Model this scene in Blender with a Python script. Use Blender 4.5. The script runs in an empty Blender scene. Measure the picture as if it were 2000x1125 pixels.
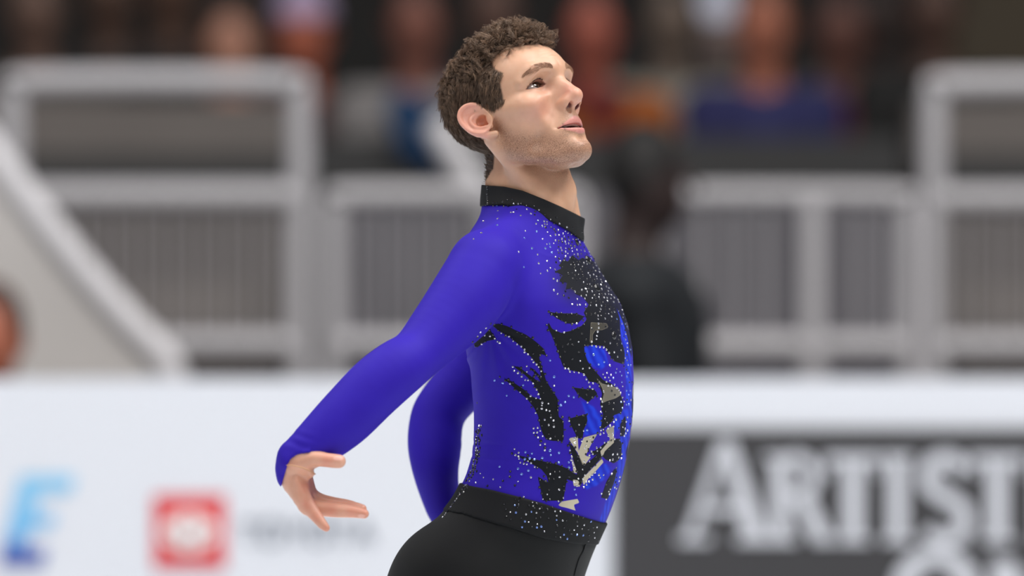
import bpy, bmesh, math, random
import numpy as np
from mathutils import Vector, Matrix
from mathutils.bvhtree import BVHTree
from concurrent.futures import ThreadPoolExecutor

# ------------------------------------------------------------------ camera, world, lights
SC = bpy.context.scene
COL = SC.collection
S = 0.00076          # metres per photo pixel in the skater's plane (y = 0)
D = 12.0             # camera to skater
ZC = 1.38            # camera height above the ice
cam_d = bpy.data.cameras.new('camera')
cam = bpy.data.objects.new('camera', cam_d)
COL.objects.link(cam)
cam.location = (0, -D, ZC)
cam.rotation_euler = (math.pi / 2, 0, 0)
cam_d.sensor_width = 36
cam_d.lens = 36 * D / (2000 * S)
cam_d.dof.use_dof = True
cam_d.dof.focus_distance = D - 0.13
cam_d.dof.aperture_fstop = 2.2
cam_d.clip_end = 200
SC.camera = cam
SC.view_settings.view_transform = 'Standard'
SC.view_settings.look = 'None'
SC.view_settings.gamma = 1
SC.view_settings.use_curve_mapping = False
SC.view_settings.exposure = 0.0

world = bpy.data.worlds.new('arena_air')
SC.world = world
world.use_nodes = True
world.node_tree.nodes['Background'].inputs[0].default_value = (0.80, 0.86, 1.0, 1)
world.node_tree.nodes['Background'].inputs[1].default_value = 0.13


def area(name, loc, size, power, col, target):
    l = bpy.data.lights.new(name, 'AREA')
    l.shape = 'RECTANGLE'
    l.size, l.size_y = size
    l.energy = power
    l.color = col
    o = bpy.data.objects.new(name, l)
    o.location = loc
    o.rotation_euler = (Vector(target) - Vector(loc)).to_track_quat('-Z', 'Y').to_euler()
    COL.objects.link(o)


# rows of arena lamps hung over the ice
for lx, ly, pw in ((-6, -7, 280), (6, -7, 460), (-6, 0, 330), (7, 0, 700), (1, -1, 520), (0, -11, 200), (-5, 5, 230), (5, 5, 230)):
    area('arena_lamp', (lx, ly, 10.5), (3.0, 3.0), pw, (1.0, 0.97, 0.93), (lx * .3, ly * .3 + .5, 1))


# ------------------------------------------------------------------ helpers
def W(px, py, y=0.0):
    """world point at depth y for a position measured in the 2000x1125 photograph"""
    k = S * (D + y) / D
    return np.array([(px - 1000) * k, y, ZC - (py - 562.5) * k])


def tag(o, label=None, cat=None, group=None, kind=None):
    if label: o['label'] = label
    if cat: o['category'] = cat
    if group: o['group'] = group
    if kind: o['kind'] = kind
    return o


def empty(name, loc=(0, 0, 0)):
    o = bpy.data.objects.new(name, None)
    o.location = loc
    o.empty_display_size = .05
    COL.objects.link(o)
    return o


def link(name, me, mat=None, parent=None):
    o = bpy.data.objects.new(name, me)
    COL.objects.link(o)
    if mat is not None:
        me.materials.append(mat)
    if parent is not None:
        o.parent = parent
        o.matrix_parent_inverse = Matrix.Translation(parent.location).inverted()
    return o


def mesh_np(name, V, F, smooth=True):
    me = bpy.data.meshes.new(name)
    V = np.ascontiguousarray(V, dtype=np.float32)
    F = np.ascontiguousarray(F, dtype=np.int32)
    n = F.shape[1]
    me.vertices.add(len(V))
    me.vertices.foreach_set('co', V.ravel())
    me.loops.add(F.size)
    me.loops.foreach_set('vertex_index', F.ravel())
    me.polygons.add(len(F))
    me.polygons.foreach_set('loop_start', np.arange(0, F.size, n, dtype=np.int32))
    me.polygons.foreach_set('use_smooth', np.full(len(F), smooth, dtype=bool))
    me.update(calc_edges=True)
    me.validate()
    return me


def set_col(me, name, C):
    a = me.color_attributes.new(name, 'FLOAT_COLOR', 'POINT')
    C4 = np.ones((len(C), 4), np.float32)
    C4[:, :3] = C
    a.data.foreach_set('color', C4.ravel())


def set_f(me, name, v):
    a = me.attributes.new(name, 'FLOAT', 'POINT')
    a.data.foreach_set('value', np.ascontiguousarray(v, np.float32))


def lin(r, g, b):
    f = lambda c: (c / 255 / 12.92) if c / 255 <= .04045 else ((c / 255 + .055) / 1.055) ** 2.4
    return np.array([f(r), f(g), f(b)])


class NT:
    def __init__(s, name):
        s.m = bpy.data.materials.new(name)
        s.m.use_nodes = True
        s.t = s.m.node_tree
        s.b = s.t.nodes['Principled BSDF']

    def n(s, t, **kw):
        o = s.t.nodes.new(t)
        for k, v in kw.items():
            if k.startswith('i_'):
                o.inputs[k[2:].replace('_', ' ')].default_value = v
            else:
                setattr(o, k, v)
        return o

    def l(s, a, b):
        s.t.links.new(a, b)


def mat(name, col, rough=.6, metal=0., noise=0.08, scale=30., bump=0., bscale=200., sheen=0., spec=.5):
    k = NT(name)
    b = k.b
    b.inputs['Roughness'].default_value = rough
    b.inputs['Metallic'].default_value = metal
    b.inputs['Specular IOR Level'].default_value = spec
    if sheen:
        b.inputs['Sheen Weight'].default_value = sheen
    tc = k.n('ShaderNodeTexCoord')
    nz = k.n('ShaderNodeTexNoise', i_Scale=scale, i_Detail=3.)
    k.l(tc.outputs['Object'], nz.inputs['Vector'])
    mx = k.n('ShaderNodeMix', data_type='RGBA')
    c = np.array(col, float)
    mx.inputs['A'].default_value = (*np.clip(c * (1 - noise), 0, 1), 1)
    mx.inputs['B'].default_value = (*np.clip(c * (1 + noise), 0, 1), 1)
    k.l(nz.outputs['Fac'], mx.inputs['Factor'])
    k.l(mx.outputs['Result'], b.inputs['Base Color'])
    if bump:
        n2 = k.n('ShaderNodeTexNoise', i_Scale=bscale, i_Detail=2.)
        k.l(tc.outputs['Object'], n2.inputs['Vector'])
        bp = k.n('ShaderNodeBump', i_Strength=bump, i_Distance=.001)
        k.l(n2.outputs['Fac'], bp.inputs['Height'])
        k.l(bp.outputs['Normal'], b.inputs['Normal'])
    return k.m


# ------------------------------------------------------------------ signed-distance modelling
def smin(a, b, k):
    h = np.clip(.5 + .5 * (b - a) / k, 0, 1)
    return b + (a - b) * h - k * h * (1 - h)


def smax(a, b, k):
    return -smin(-a, -b, k)


def ell(P, c, r, R=None):
    q = P - np.asarray(c, np.float32)
    if R is not None:
        q = q @ np.asarray(R, np.float32)
    r = np.asarray(r, np.float32)
    k0 = np.sqrt(((q / r) ** 2).sum(1))
    k1 = np.sqrt(((q / (r * r)) ** 2).sum(1)) + 1e-9
    return k0 * (k0 - 1) / k1


def cap(P, a, b, ra, rb):
    a = np.asarray(a, np.float32)
    b = np.asarray(b, np.float32)
    pa = P - a
    ba = b - a
    h = np.clip(pa @ ba / (ba @ ba + 1e-12), 0, 1)
    d = pa - h[:, None] * ba
    return np.sqrt((d * d).sum(1)) - (ra + (rb - ra) * h)


def chain(P, pts, rad, k=None):
    d = None
    for i in range(len(pts) - 1):
        e = cap(P, pts[i], pts[i + 1], rad[i], rad[i + 1])
        d = e if d is None else (np.minimum(d, e) if k is None else smin(d, e, k))
    return d


def catmull(pts, n):
    pts = np.asarray(pts, float)
    P = np.vstack([2 * pts[0] - pts[1], pts, 2 * pts[-1] - pts[-2]])
    out = []
    for i in range(1, len(P) - 2):
        t = np.linspace(0, 1, n, endpoint=False)[:, None]
        a, b, c, d = P[i - 1], P[i], P[i + 1], P[i + 2]
        out.append(.5 * ((2 * b) + (c - a) * t + (2 * a - 5 * b + 4 * c - d) * t ** 2 + (3 * b - a - 3 * c + d) * t ** 3))
    out.append(P[-2][None])
    return np.vstack(out)


def axis(segs):
    out = []
    for a, b, h in segs:
        n = max(1, int(round((b - a) / h)))
        out.append(np.linspace(a, b, n, endpoint=False))
    out.append(np.array([segs[-1][1]]))
    return np.concatenate(out)


def pmap(fn, jobs):
    with ThreadPoolExecutor(4) as ex:
        return list(ex.map(fn, jobs))


def surface(f, xs, ys, zs, B=4, proj=1, U=4, where=None):
    """sparse surface nets of f < 0 on a rectilinear grid"""
    ax = [np.asarray(a, np.float64) for a in (xs, ys, zs)]
    n = [len(a) - 1 for a in ax]
    for i in range(3):                        # pad so that the cells come in whole blocks
        h = ax[i][-1] - ax[i][-2]
        m = -n[i] % (B * U)
        ax[i] = np.append(ax[i], ax[i][-1] + h * np.arange(1, m + 1))
        n[i] += m

    def active(I, B):
        lo = np.stack([ax[i][I[:, i] * B] for i in range(3)], 1)
        hi = np.stack([ax[i][I[:, i] * B + B] for i in range(3)], 1)
        c, h = ((lo + hi) / 2).astype(np.float32), np.sqrt(((hi - lo) ** 2).sum(1)) / 2
        d = np.concatenate(pmap(lambda s: f(c[s:s + 40000]), range(0, len(c), 40000)))
        return I[np.abs(d) < h * 1.35 + .0005]
    I = np.stack(np.meshgrid(*[np.arange(m // (B * U)) for m in n], indexing='ij'), -1).reshape(-1, 3)
    I = active(I, B * U)
    u = np.stack(np.meshgrid(*[np.arange(U)] * 3, indexing='ij'), -1).reshape(-1, 3)
    I = active((I[:, None] * U + u[None]).reshape(-1, 3), B)
    r = np.arange(B + 1)
    off = np.stack(np.meshgrid(r, r, r, indexing='ij'), -1).reshape(-1, 3)
    NY, NZ = n[1] + 2, n[2] + 2
    ch = 900

    def work(s):
        J = I[s:s + ch]
        C = (J[:, None, :] * B + off[None]).reshape(-1, 3)
        P = np.stack([ax[i][C[:, i]] for i in range(3)], 1).astype(np.float32)
        V = f(P).reshape(len(J), B + 1, B + 1, B + 1)
        corners = [V[:, a:a + B, b:b + B, c:c + B] for a in (0, 1) for b in (0, 1) for c in (0, 1)]
        K = np.stack(corners, -1)
        neg = K < 0
        m = neg.any(-1) & ~neg.all(-1)
        bi, i0, j0, k0 = np.nonzero(m)
        K = K[bi, i0, j0, k0]
        ci = J[bi] * B + np.stack([i0, j0, k0], 1)
        lo = np.stack([ax[i][ci[:, i]] for i in range(3)], 1)
        hi = np.stack([ax[i][ci[:, i] + 1] for i in range(3)], 1)
        acc = np.zeros((len(ci), 3))
        cnt = np.zeros(len(ci))
        for a in range(8):
            for bit in (1, 2, 4):
                b = a | bit
                if b == a:
                    continue
                va, vb = K[:, a], K[:, b]
                x = (va < 0) != (vb < 0)
                t = np.where(x, va / np.where(x, va - vb, 1), 0)
                ua = np.array([(a >> 2) & 1, (a >> 1) & 1, a & 1], float)
                ub = np.array([(b >> 2) & 1, (b >> 1) & 1, b & 1], float)
                acc += np.where(x[:, None], ua + t[:, None] * (ub - ua), 0)
                cnt += x
        return (lo + (hi - lo) * acc / cnt[:, None], (ci[:, 0] * NY + ci[:, 1]) * NZ + ci[:, 2],
                np.stack([K[:, 0] < 0, K[:, 4] < 0, K[:, 2] < 0, K[:, 1] < 0], 1))
    verts, ids, E = (np.concatenate(a) for a in zip(*pmap(work, range(0, len(I), ch))))
    o = np.argsort(ids)
    ids, verts, E = ids[o], verts[o], E[o]

    def find(q):
        p = np.clip(np.searchsorted(ids, q), 0, len(ids) - 1)
        return np.where(ids[p] == q, p, -1)
    st = (NY * NZ, NZ, 1)
    quads = []
    for d in range(3):
        c = np.nonzero(E[:, 0] != E[:, d + 1])[0]
        u, v = [(1, 2), (2, 0), (0, 1)][d]
        q = np.stack([c, find(ids[c] - st[u]), find(ids[c] - st[u] - st[v]), find(ids[c] - st[v])], 1)
        ok = (q >= 0).all(1)
        q, c = q[ok], c[ok]
        flip = ~E[c, 0]
        q[flip] = q[flip][:, ::-1]
        quads.append(q)
    Q = np.concatenate(quads)
    pick = np.arange(len(verts)) if where is None else np.nonzero(where(verts))[0]

    def settle(s):
        ix = pick[s:s + 40000]
        p = verts[ix].astype(np.float32)
        e = np.float32(.0006)
        g = np.stack([f(p + e * np.eye(3, dtype=np.float32)[i]) - f(p - e * np.eye(3, dtype=np.float32)[i]) for i in range(3)], 1) / (2 * e)
        d = f(p)
        g2 = np.maximum((g * g).sum(1), .09)
        verts[ix] -= np.clip(d / g2, -.0008, .0008)[:, None] * g
    for _ in range(proj):
        pmap(settle, range(0, len(pick), 40000))
    return verts, Q


def boxed(f, lo, hi):
    """evaluate f only near its bounding box"""
    lo = np.asarray(lo, np.float32)
    hi = np.asarray(hi, np.float32)

    def g(P):
        q = np.maximum(np.maximum(lo - P, P - hi), 0)
        d = np.sqrt((q * q).sum(1))
        m = d < .012
        out = d + .012
        if m.any():
            out[m] = f(P[m])
        return out
    return g


# ------------------------------------------------------------------ the skater: head
TH, PS = math.radians(27), math.radians(38)
c_, s_ = math.cos, math.sin
HR = np.array([[c_(TH) * c_(PS), -c_(TH) * s_(PS), s_(TH)],
               [-s_(TH) * c_(PS), s_(TH) * s_(PS), c_(TH)],
               [-s_(PS), -c_(PS), 0]]).T       # columns: forward, up, his right
HO = W(1008, 232, 0.0)


def hl(px, py, r):
    """forward/up (mm, head frame) of a point at lateral offset r that the photo shows at px,py"""
    a, b = (px - 1000) * S, (py - 562.5) * S
    g1, g2 = np.array([1, -a / D, 0]), np.array([0, b / D, 1])
    q = HO + HR[:, 2] * r / 1000
    A = np.array([[g1 @ HR[:, 0], g1 @ HR[:, 1]], [g2 @ HR[:, 0], g2 @ HR[:, 1]]])
    f, u = np.linalg.solve(A, np.array([a - g1 @ q, ZC - b - g2 @ q])) * 1000
    return np.array([f, u, r])


def to_head(P):
    return ((P - HO.astype(np.float32)) @ HR.astype(np.float32)) * np.float32(1000)


def from_head(L):
    return np.asarray(L) / 1000 @ HR.T + HO



# ear: a plane that flares out behind the tragus
EN = np.array([math.sin(math.radians(24)), 0, math.cos(math.radians(24))])
E0 = np.array([4., -3., 74.])


def ear(px, py, off=0.):
    """point of the ear plane (plus off mm outwards) that the photo shows at px,py"""
    a0 = hl(px, py, 60.)
    a1 = hl(px, py, 100.)
    dlt = a1 - a0
    t = (EN @ (E0 - a0)) / (EN @ dlt)
    return a0 + dlt * t + EN * off


HELIX = catmull([ear(951, 222, 0), ear(945, 213, 3), ear(935, 207, 6), ear(923, 206.5, 8), ear(911, 211, 9), ear(903, 220, 9), ear(900.5, 231, 8.5),
                 ear(904, 242, 8), ear(912, 251, 7), ear(922, 259, 6), ear(934, 263.5, 4)], 3)
LOBE = catmull([ear(934, 260, 4), ear(945, 264, 3), ear(957, 264, 1), ear(968, 261, -1)], 3)
ANTI = catmull([ear(938, 222, 2), ear(929, 226, 3), ear(922, 233, 4.5), ear(922, 242, 5), ear(930, 250, 5), ear(941, 251, 4.5), ear(953, 248, 4), ear(961, 247, 2)], 3)


def head_core(L):
    """head without ears and openings, mm"""
    f, u = L[:, 0], L[:, 1]
    A = L.copy()
    A[:, 2] = np.abs(A[:, 2])
    d = ell(A, (4, 38, 0), (97, 80, 75))
    d = smin(d, ell(A, (49, 39, 0), (54.5, 43, 60)), 14)            # forehead
    d = smin(d, ell(A, (40, -12, 0), (52, 58, 60)), 16)             # mid face
    d = smin(d, ell(A, (57, -13, 44), (24, 17, 21)), 16)            # cheekbone
    d = smin(d, cap(A, (56, -8, 52), (10, 2, 66), 10, 7), 14)       # zygomatic arch
    d = smin(d, ell(A, (20, -36, 46), (30, 40, 17)), 16)            # masseter
    d = smin(d, chain(A, [(-2, -50, 50), (24, -76, 40), (58, -94, 25), (80, -98, 8)], [13, 13, 13, 13]), 16)   # jaw line
    d = smin(d, ell(A, (56, -75, 0), (40, 34, 38)), 14)             # floor of the mouth, chin mass
    d = smin(d, ell(A, (84, -95, 0), (15, 15, 19)), 10)             # chin
    d = smin(d, ell(A, (66, -46, 0), (33, 34, 34)), 14)             # muzzle
    d = smin(d, cap(A, (96, 32, 6), (86, 33, 40), 9.5, 8), 12)      # brow ridge
    d = smin(d, cap(A, (86, 33, 40), (70, 22, 53), 7, 6), 10)       # lateral orbit rim
    d = smax(d, -ell(A, (98, 10, 29), (17, 13, 17)), 12)            # eye socket
    d = smax(d, -ell(A, (94, -34, 34), (14, 12, 10)), 18)           # hollow beside the nose
    # nose
    n = chain(A, [(92, 27, 0), (97, 14, 0), (107, -3, 0), (113, -17, 0)], [7, 6.5, 7.5, 9])
    n = smin(n, ell(A, (112.5, -22, 2.5), (10.5, 9, 8)), 9)
    n = smin(n, cap(A, (106, -31, 0), (100, -34, 0), 4.2, 4), 4)
    n = smin(n, ell(A, (90, -6, 6.5), (13, 26, 8)), 11)
    d = smin(d, n, 9)
    d = smax(d, -ell(A, (95, -23, 26), (10, 13, 5.5)), 9)           # groove round the wing
    d = smin(d, smin(ell(A, (97, -27, 13.2), (12.5, 7.8, 5.6)), ell(A, (106, -24, 8.5), (9, 7.5, 6.5)), 6), 5.0)
    d = smax(d, -ell(A, (103, -34.5, 8.8), (10, 6.6, 4.2), RNOS), 2.4)
    # philtrum, lips
    d = smax(d, -cap(A, (106.5, -37, 0), (104.5, -45, 0), 2.0, 2.6), 4)
    ul = chain(A, [(94.5, -53.0, 0), (94.0, -52.3, 5), (91.0, -53.5, 13), (85.5, -56.5, 21), (77.5, -59.5, 28.5)], [5.2, 5.5, 4.4, 3.1, 1.9])
    ll = chain(A, [(95.5, -69.5, 0), (94.5, -69.2, 8), (89, -66.5, 16), (84, -64, 21.5), (77.5, -60.5, 28.5)], [4.9, 4.8, 4.0, 3.0, 1.9])
    d = smin(d, ul, 4.0)
    d = smin(d, ll, 4.0)
    ar = A[:, 2]
    w = np.clip(1 - (ar / 27) ** 2, 0, 1)
    uc = -62.3 + (ar / 27) ** 2 * 2.4
    gap = np.maximum(np.maximum(np.abs(u - uc) - 4.3 * w ** .8, ar - 27), 70 - f)
    d = smax(d, -gap, 1.2)
    d = smax(d, -ell(A, (101, -83, 0), (6, 5, 15)), 7)              # fold between lip and chin
    # chin dimple side planes and nasolabial softness
    d = smax(d, -cap(A, (93, -32, 22), (83, -56, 32), 2.6, 2.4), 8)
    ctr = np.exp(-(A[:, 2] / 20) ** 2) * (f > 80)
    for uu in (51, 57, 62.5):
        d = d + .45 * ctr * np.exp(-((u - uu + .05 * A[:, 2]) / 1.1) ** 2)
    return d


RNOS = np.array([[.80, -.60, 0], [.60, .80, 0], [0, 0, 1]]) @ np.array([[.94, 0, -.34], [0, 1, 0], [.34, 0, .94]])


def lid_curves(r):
    """upper and lower lid edge over the lateral position r, both in the eye's own frame (mm)"""
    t = np.clip((r + 1) / 17.5, -1, 1)
    w = np.clip(1 - t * t, 0, 1)
    base = -1.0 - 1.6 * t
    return base + 7.2 * w ** .8 - 3.0 * t * w, base - 3.4 * w ** .8, t


LIDC = np.array([67.0, 12.8, 33.0])
LIDR = np.array([15.2, 15.0, 19.0])
_ea = math.radians(17)
EYR = np.array([[c_(_ea), 0, -s_(_ea)], [0, 1, 0], [s_(_ea), 0, c_(_ea)]])      # columns: eye forward, up, lateral


def eye_frame(A):
    return (A - LIDC.astype(A.dtype)) @ EYR.astype(A.dtype)


def lids(L, d):
    A = L.copy()
    A[:, 2] = np.abs(A[:, 2])
    m = (np.abs(A - np.array([78, 13, 33], np.float32)) < np.array([26, 26, 26], np.float32)).all(1)
    if not m.any():
        return d
    B, dd = eye_frame(A[m]), d[m]
    dd = smin(dd, ell(B, (0, 0, 0), LIDR), 4)
    f, u, r = B.T
    up, lo, t = lid_curves(r)
    op = np.maximum(np.maximum(u - up, lo - u), np.abs(r + 1) - 17.5)
    op = np.maximum(op, -6 - f)
    cr = np.abs(u - (up + 3.6 + .6 * t))
    dd = dd + 1.0 * np.exp(-(cr / 1.1) ** 2) * np.clip(1.1 - t * t, 0, 1) * (f > -5)
    dd = smax(dd, -op, .8)
    dd = smax(dd, -ell(B, (0, 0, 0), LIDR - 2.3), .4)
    dd = smin(dd, ell(B, (7.5, -1.2, -15.5), (3.6, 3.0, 3.6)), 1.5)      # inner corner
    d = d.copy()
    d[m] = dd
    return d


def ears(L):
    d = chain(L, HELIX, list(np.interp(np.linspace(0, 1, len(HELIX)), [0, .1, .5, .85, 1], [2.0, 3.0, 3.5, 3.3, 4.0])))
    d = smin(d, chain(L, LOBE, list(np.interp(np.linspace(0, 1, len(LOBE)), [0, .5, 1], [4.6, 6.0, 5.0]))), 4)
    # the shell of the ear
    c = ear(932, 235, 0)
    q = L - c.astype(np.float32)
    h = q @ EN.astype(np.float32)
    e1 = ear(903, 222) - ear(963, 252)
    e1 /= np.linalg.norm(e1)
    e2 = np.cross(EN, e1)
    a, b = q @ e1.astype(np.float32), q @ e2.astype(np.float32)
    rr = np.sqrt((a / 27) ** 2 + (b / 20) ** 2)
    plate = np.maximum(np.abs(h - 1.5 - 5.5 * rr * rr * (rr < 1.1)) - 1.9, (rr - 1.0) * 20)
    d = smin(d, plate, 3.5)
    d = smin(d, chain(L, ANTI, list(np.interp(np.linspace(0, 1, len(ANTI)), [0, .3, 1], [2.2, 3.2, 2.8]))), 3.0)
    d = smin(d, ell(L, ear(942, 238, -9), (15, 19, 11)), 4)                # root of the ear
    d = smax(d, -ell(L, ear(943, 237, 3.5), (10.0, 8.5, 8)), 2.5)         # concha
    d = smax(d, -cap(L, ear(950, 243, 3), ear(958, 246, 3), 3.6, 2.6), 2.0)
    d = smax(d, -cap(L, ear(930, 219, 7), ear(912, 228, 7.5), 2.0, 2.4), 2.0)   # groove inside the rim
    d = smin(d, ell(L, ear(957, 233, 2.2), (6.0, 6.5, 5.0)), 3.5)          # tragus
    return d


def head_local(L):
    A = L.copy()
    A[:, 2] = np.abs(A[:, 2])
    d = head_core(L)
    d = lids(L, d)
    near = A[:, 0] < 40
    e = np.full(len(A), 50., np.float32)
    if near.any():
        e[near] = ears(A[near])
    return smin(d, e, 3.5)


def head_w(P):
    return head_local(to_head(P)) * np.float32(.001)


head_sdf = boxed(head_w, (-.125, -.135, 1.545), (.135, .125, 1.785))


def ncap(P, a, b, ra, rb):
    return cap(P, W(*a), W(*b), ra * S, rb * S)


def neck_w(P):
    d = ncap(P, (1028, 300, .012), (1036, 380, .012), 70, 78)
    d = smin(d, ncap(P, (1036, 380, .012), (1034, 455, .015), 76, 80), .02)
    d = smin(d, ncap(P, (1080, 330, -.006), (1098, 372, -.006), 21, 18), .022)       # throat
    d = smin(d, ncap(P, (1103, 366, -.008), (1103, 374, -.008), 14, 14), .012)       # larynx
    d = smin(d, ncap(P, (1097, 380, -.004), (1092, 440, -.01), 15, 14), .02)
    d = smin(d, ncap(P, (962, 272, -.052), (1082, 425, -.035), 17, 13), .018)        # sternomastoid
    d = smin(d, ncap(P, (1075, 262, .065), (1120, 425, .02), 17, 13), .018)
    d = smin(d, ncap(P, (992, 300, .03), (996, 400, .035), 36, 42), .025)            # nape
    return d


neck_sdf = boxed(neck_w, (-.09, -.11, 1.44), (.13, .12, 1.63))

# ------------------------------------------------------------------ the skater: torso, limbs
PB = math.radians(20)                                 # chest turned a little to the camera
BF = np.array([c_(PB), -s_(PB), 0])                   # body forward
BR = np.array([-s_(PB), -c_(PB), 0])                  # his right
TORSO = np.array([  # photo y, back x, front x, half breadth (mm)
    (405, 968, 1096, 58), (430, 950, 1108, 84), (455, 930, 1124, 114), (480, 918, 1140, 140), (510, 912, 1158, 156), (550, 910, 1182, 165), (590, 910, 1207, 167),
    (630, 911, 1222, 164), (680, 914, 1231, 158), (740, 925, 1234, 152), (800, 930, 1233, 146), (850, 930, 1228, 141), (890, 926, 1221, 139),
    (930, 914, 1211, 141), (970, 893, 1199, 147), (1010, 862, 1184, 154), (1050, 828, 1166, 161), (1090, 800, 1149, 167), (1130, 778, 1135, 170),
    (1180, 768, 1122, 168), (1230, 775, 1108, 160)], float)
_tz = ZC - (TORSO[:, 0] - 562.5) * S
_o = np.argsort(_tz)
_fine = np.linspace(_tz.min(), _tz.max(), 400)


def _sm(v):
    y = np.interp(_fine, _tz[_o], v[_o])
    k = np.hanning(21)
    k /= k.sum()
    return np.convolve(np.pad(y, 10, mode='edge'), k, mode='valid')


T_C = _sm(((TORSO[:, 1] + TORSO[:, 2]) / 2 - 1000) * S)
_w = (TORSO[:, 2] - TORSO[:, 1]) / 2 * S
_b = TORSO[:, 3] / 1000
T_A = _sm(np.sqrt(np.maximum(_w ** 2 - (_b * s_(PB)) ** 2, .03 ** 2)) / c_(PB))
T_B = _sm(_b)
HIPC = None


def torso_w(P):
    z = P[:, 2]
    cx, a, b = (np.interp(z, _fine, t).astype(np.float32) for t in (T_C, T_A, T_B))
    x, y = P[:, 0] - cx, P[:, 1]
    p = x * BF[0] + y * BF[1]
    q = x * BR[0] + y * BR[1]
    k0 = np.sqrt((p / a) ** 2 + (q / b) ** 2) + 1e-6
    k1 = np.sqrt((p / (a * a)) ** 2 + (q / (b * b)) ** 2) + 1e-6
    d = k0 * (k0 - 1) / k1 * .9
    d = smax(d, z - np.float32(_fine[-1]), .02)
    d = smax(d, np.float32(_fine[0]) - z, .03)
    return d


_limbs = {}


def limb(P, pts, k=3, soft=None):
    """tapering tube through (photo x, photo y, depth, radius in photo pixels)"""
    key = tuple(pts)
    if key not in _limbs:
        q = catmull(pts, k)
        _limbs[key] = (np.array([W(*r[:3]) for r in q]), q[:, 3] * S)
    Q, R = _limbs[key]
    return chain(P, Q, R, soft)


ARM_N = [(944, 530, -.155, 67), (905, 592, -.19, 66), (858, 646, -.225, 55.5), (812, 694, -.262, 46), (774, 722, -.29, 50), (729, 760, -.305, 52),
         (674, 816, -.318, 50), (627, 858, -.328, 42), (590, 888, -.335, 33)]
ARM_F = [(1070, 530, .155, 62), (1005, 620, .185, 58), (930, 720, .205, 52), (866, 792, .205, 47), (851, 830, .20, 46.5), (849, 872, .19, 47), (850, 912, .18, 40),
         (857, 955, .188, 34), (872, 1005, .196, 30)]


def arm_near_w(P):
    d = limb(P, ARM_N, 4, .007) + .0012
    return smin(d, smin(ncap(P, (1020, 447, -.06), (954, 510, -.135), 38, 54), ncap(P, (990, 424, .0), (948, 500, -.08), 38, 44), .02), .03)      # slope of the shoulder


def arm_far_w(P):
    d = limb(P, ARM_F, 4, .007) + .0012
    return smin(d, ncap(P, (1060, 450, .06), (1072, 510, .13), 34, 50), .045)


arm_near = boxed(arm_near_w, W(540, 930, -.42), W(1060, 390, .0) + np.array([0, .0, 0]))
arm_far = boxed(arm_far_w, W(790, 1060, .03), W(1190, 380, .30))

HAND = dict(
    palm=[[(578, 893, 0, 31), (573, 925, .004, 27), (590, 972, -.008, 17)], [(576, 900, .010, 28), (574, 930, .012, 26), (592, 975, .010, 17)],
          [(578, 900, .020, 26), (578, 930, .024, 24), (597, 972, .026, 16)], [(582, 900, .028, 24), (590, 930, .036, 20), (605, 965, .041, 14)]],
    index=[(590, 972, -.008, 16.5), (600, 987, -.012, 15), (618, 1009, -.018, 11.5), (630, 1024, -.022, 9.5), (637, 1031, -.024, 7.2)],
    middle=[(595, 977, .010, 16), (612, 990, .008, 15), (648, 996, .004, 14), (686, 999, .002, 12), (711, 1003.5, .0, 9.3)],
    ring=[(600, 972, .027, 15), (622, 984, .024, 13.5), (655, 989, .020, 12.5), (690, 991, .016, 11), (707, 994, .014, 9)],
    little=[(606, 965, .042, 13), (625, 975, .041, 11.5), (650, 981, .038, 10.5), (675, 984, .034, 9), (690, 987, .032, 8)],
    thumb=[(574, 905, -.010, 22), (594, 899, -.018, 18), (615, 896, -.024, 15), (638, 898.5, -.028, 13.5), (650, 900, -.029, 13.6), (662, 901, -.030, 13)])


def hand_w(P, off=(0, 0, 0)):
    def q(c):
        return [(a, b, y - .335, r) for a, b, y, r in c]
    d = None
    for c in HAND['palm']:
        e = limb(P, q(c))
        d = e if d is None else smin(d, e, .010)
    for fn in ('index', 'middle', 'ring', 'little'):
        d = smin(d, limb(P, q(HAND[fn])), .0035)
    th = limb(P, q(HAND['thumb']))
    d = smin(d, th, .006)
    d = smin(d, ncap(P, (592, 908, -.347), (606, 925, -.343), 15, 8), .010)          # web of the thumb
    d = smin(d, ncap(P, (578, 935, -.352), (592, 976, -.352), 4, 7), .006)           # index metacarpal ridge
    d = smin(d, ncap(P, (592, 992, -.345), (596, 997, -.345), 8, 7), .006)           # knuckle
    return d


hand_sdf = boxed(hand_w, W(530, 1050, -.38), W(735, 855, -.27))


def far_hand_w(P):
    d = ncap(P, (872, 1000, .196), (905, 1060, .205), 30, 26)
    d = smin(d, ncap(P, (875, 1000, .206), (900, 1060, .228), 26, 24), .01)
    for i, (x, y, l) in enumerate(((925, 1130, .205), (915, 1140, .22), (905, 1138, .235), (893, 1125, .25))):
        b = (905 - 6 * i, 1060, .195 + .014 * i)
        m = ((b[0] + x) / 2 + 4, (b[1] + y) / 2, (b[2] + l) / 2)
        d = smin(d, ncap(P, b, m, 12, 11), .004)
        d = smin(d, ncap(P, m, (x, y, l), 11, 8.5), .004)
    d = smin(d, ncap(P, (890, 1020, .20), (925, 1050, .20), 18, 13), .006)
    d = smin(d, ncap(P, (925, 1050, .20), (945, 1075, .205), 13, 10), .004)
    return d


far_hand = boxed(far_hand_w, W(830, 1165, .15), W(975, 960, .29))

# legs (below the frame): hips over two skates
HX = (955 - 1000) * S


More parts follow.
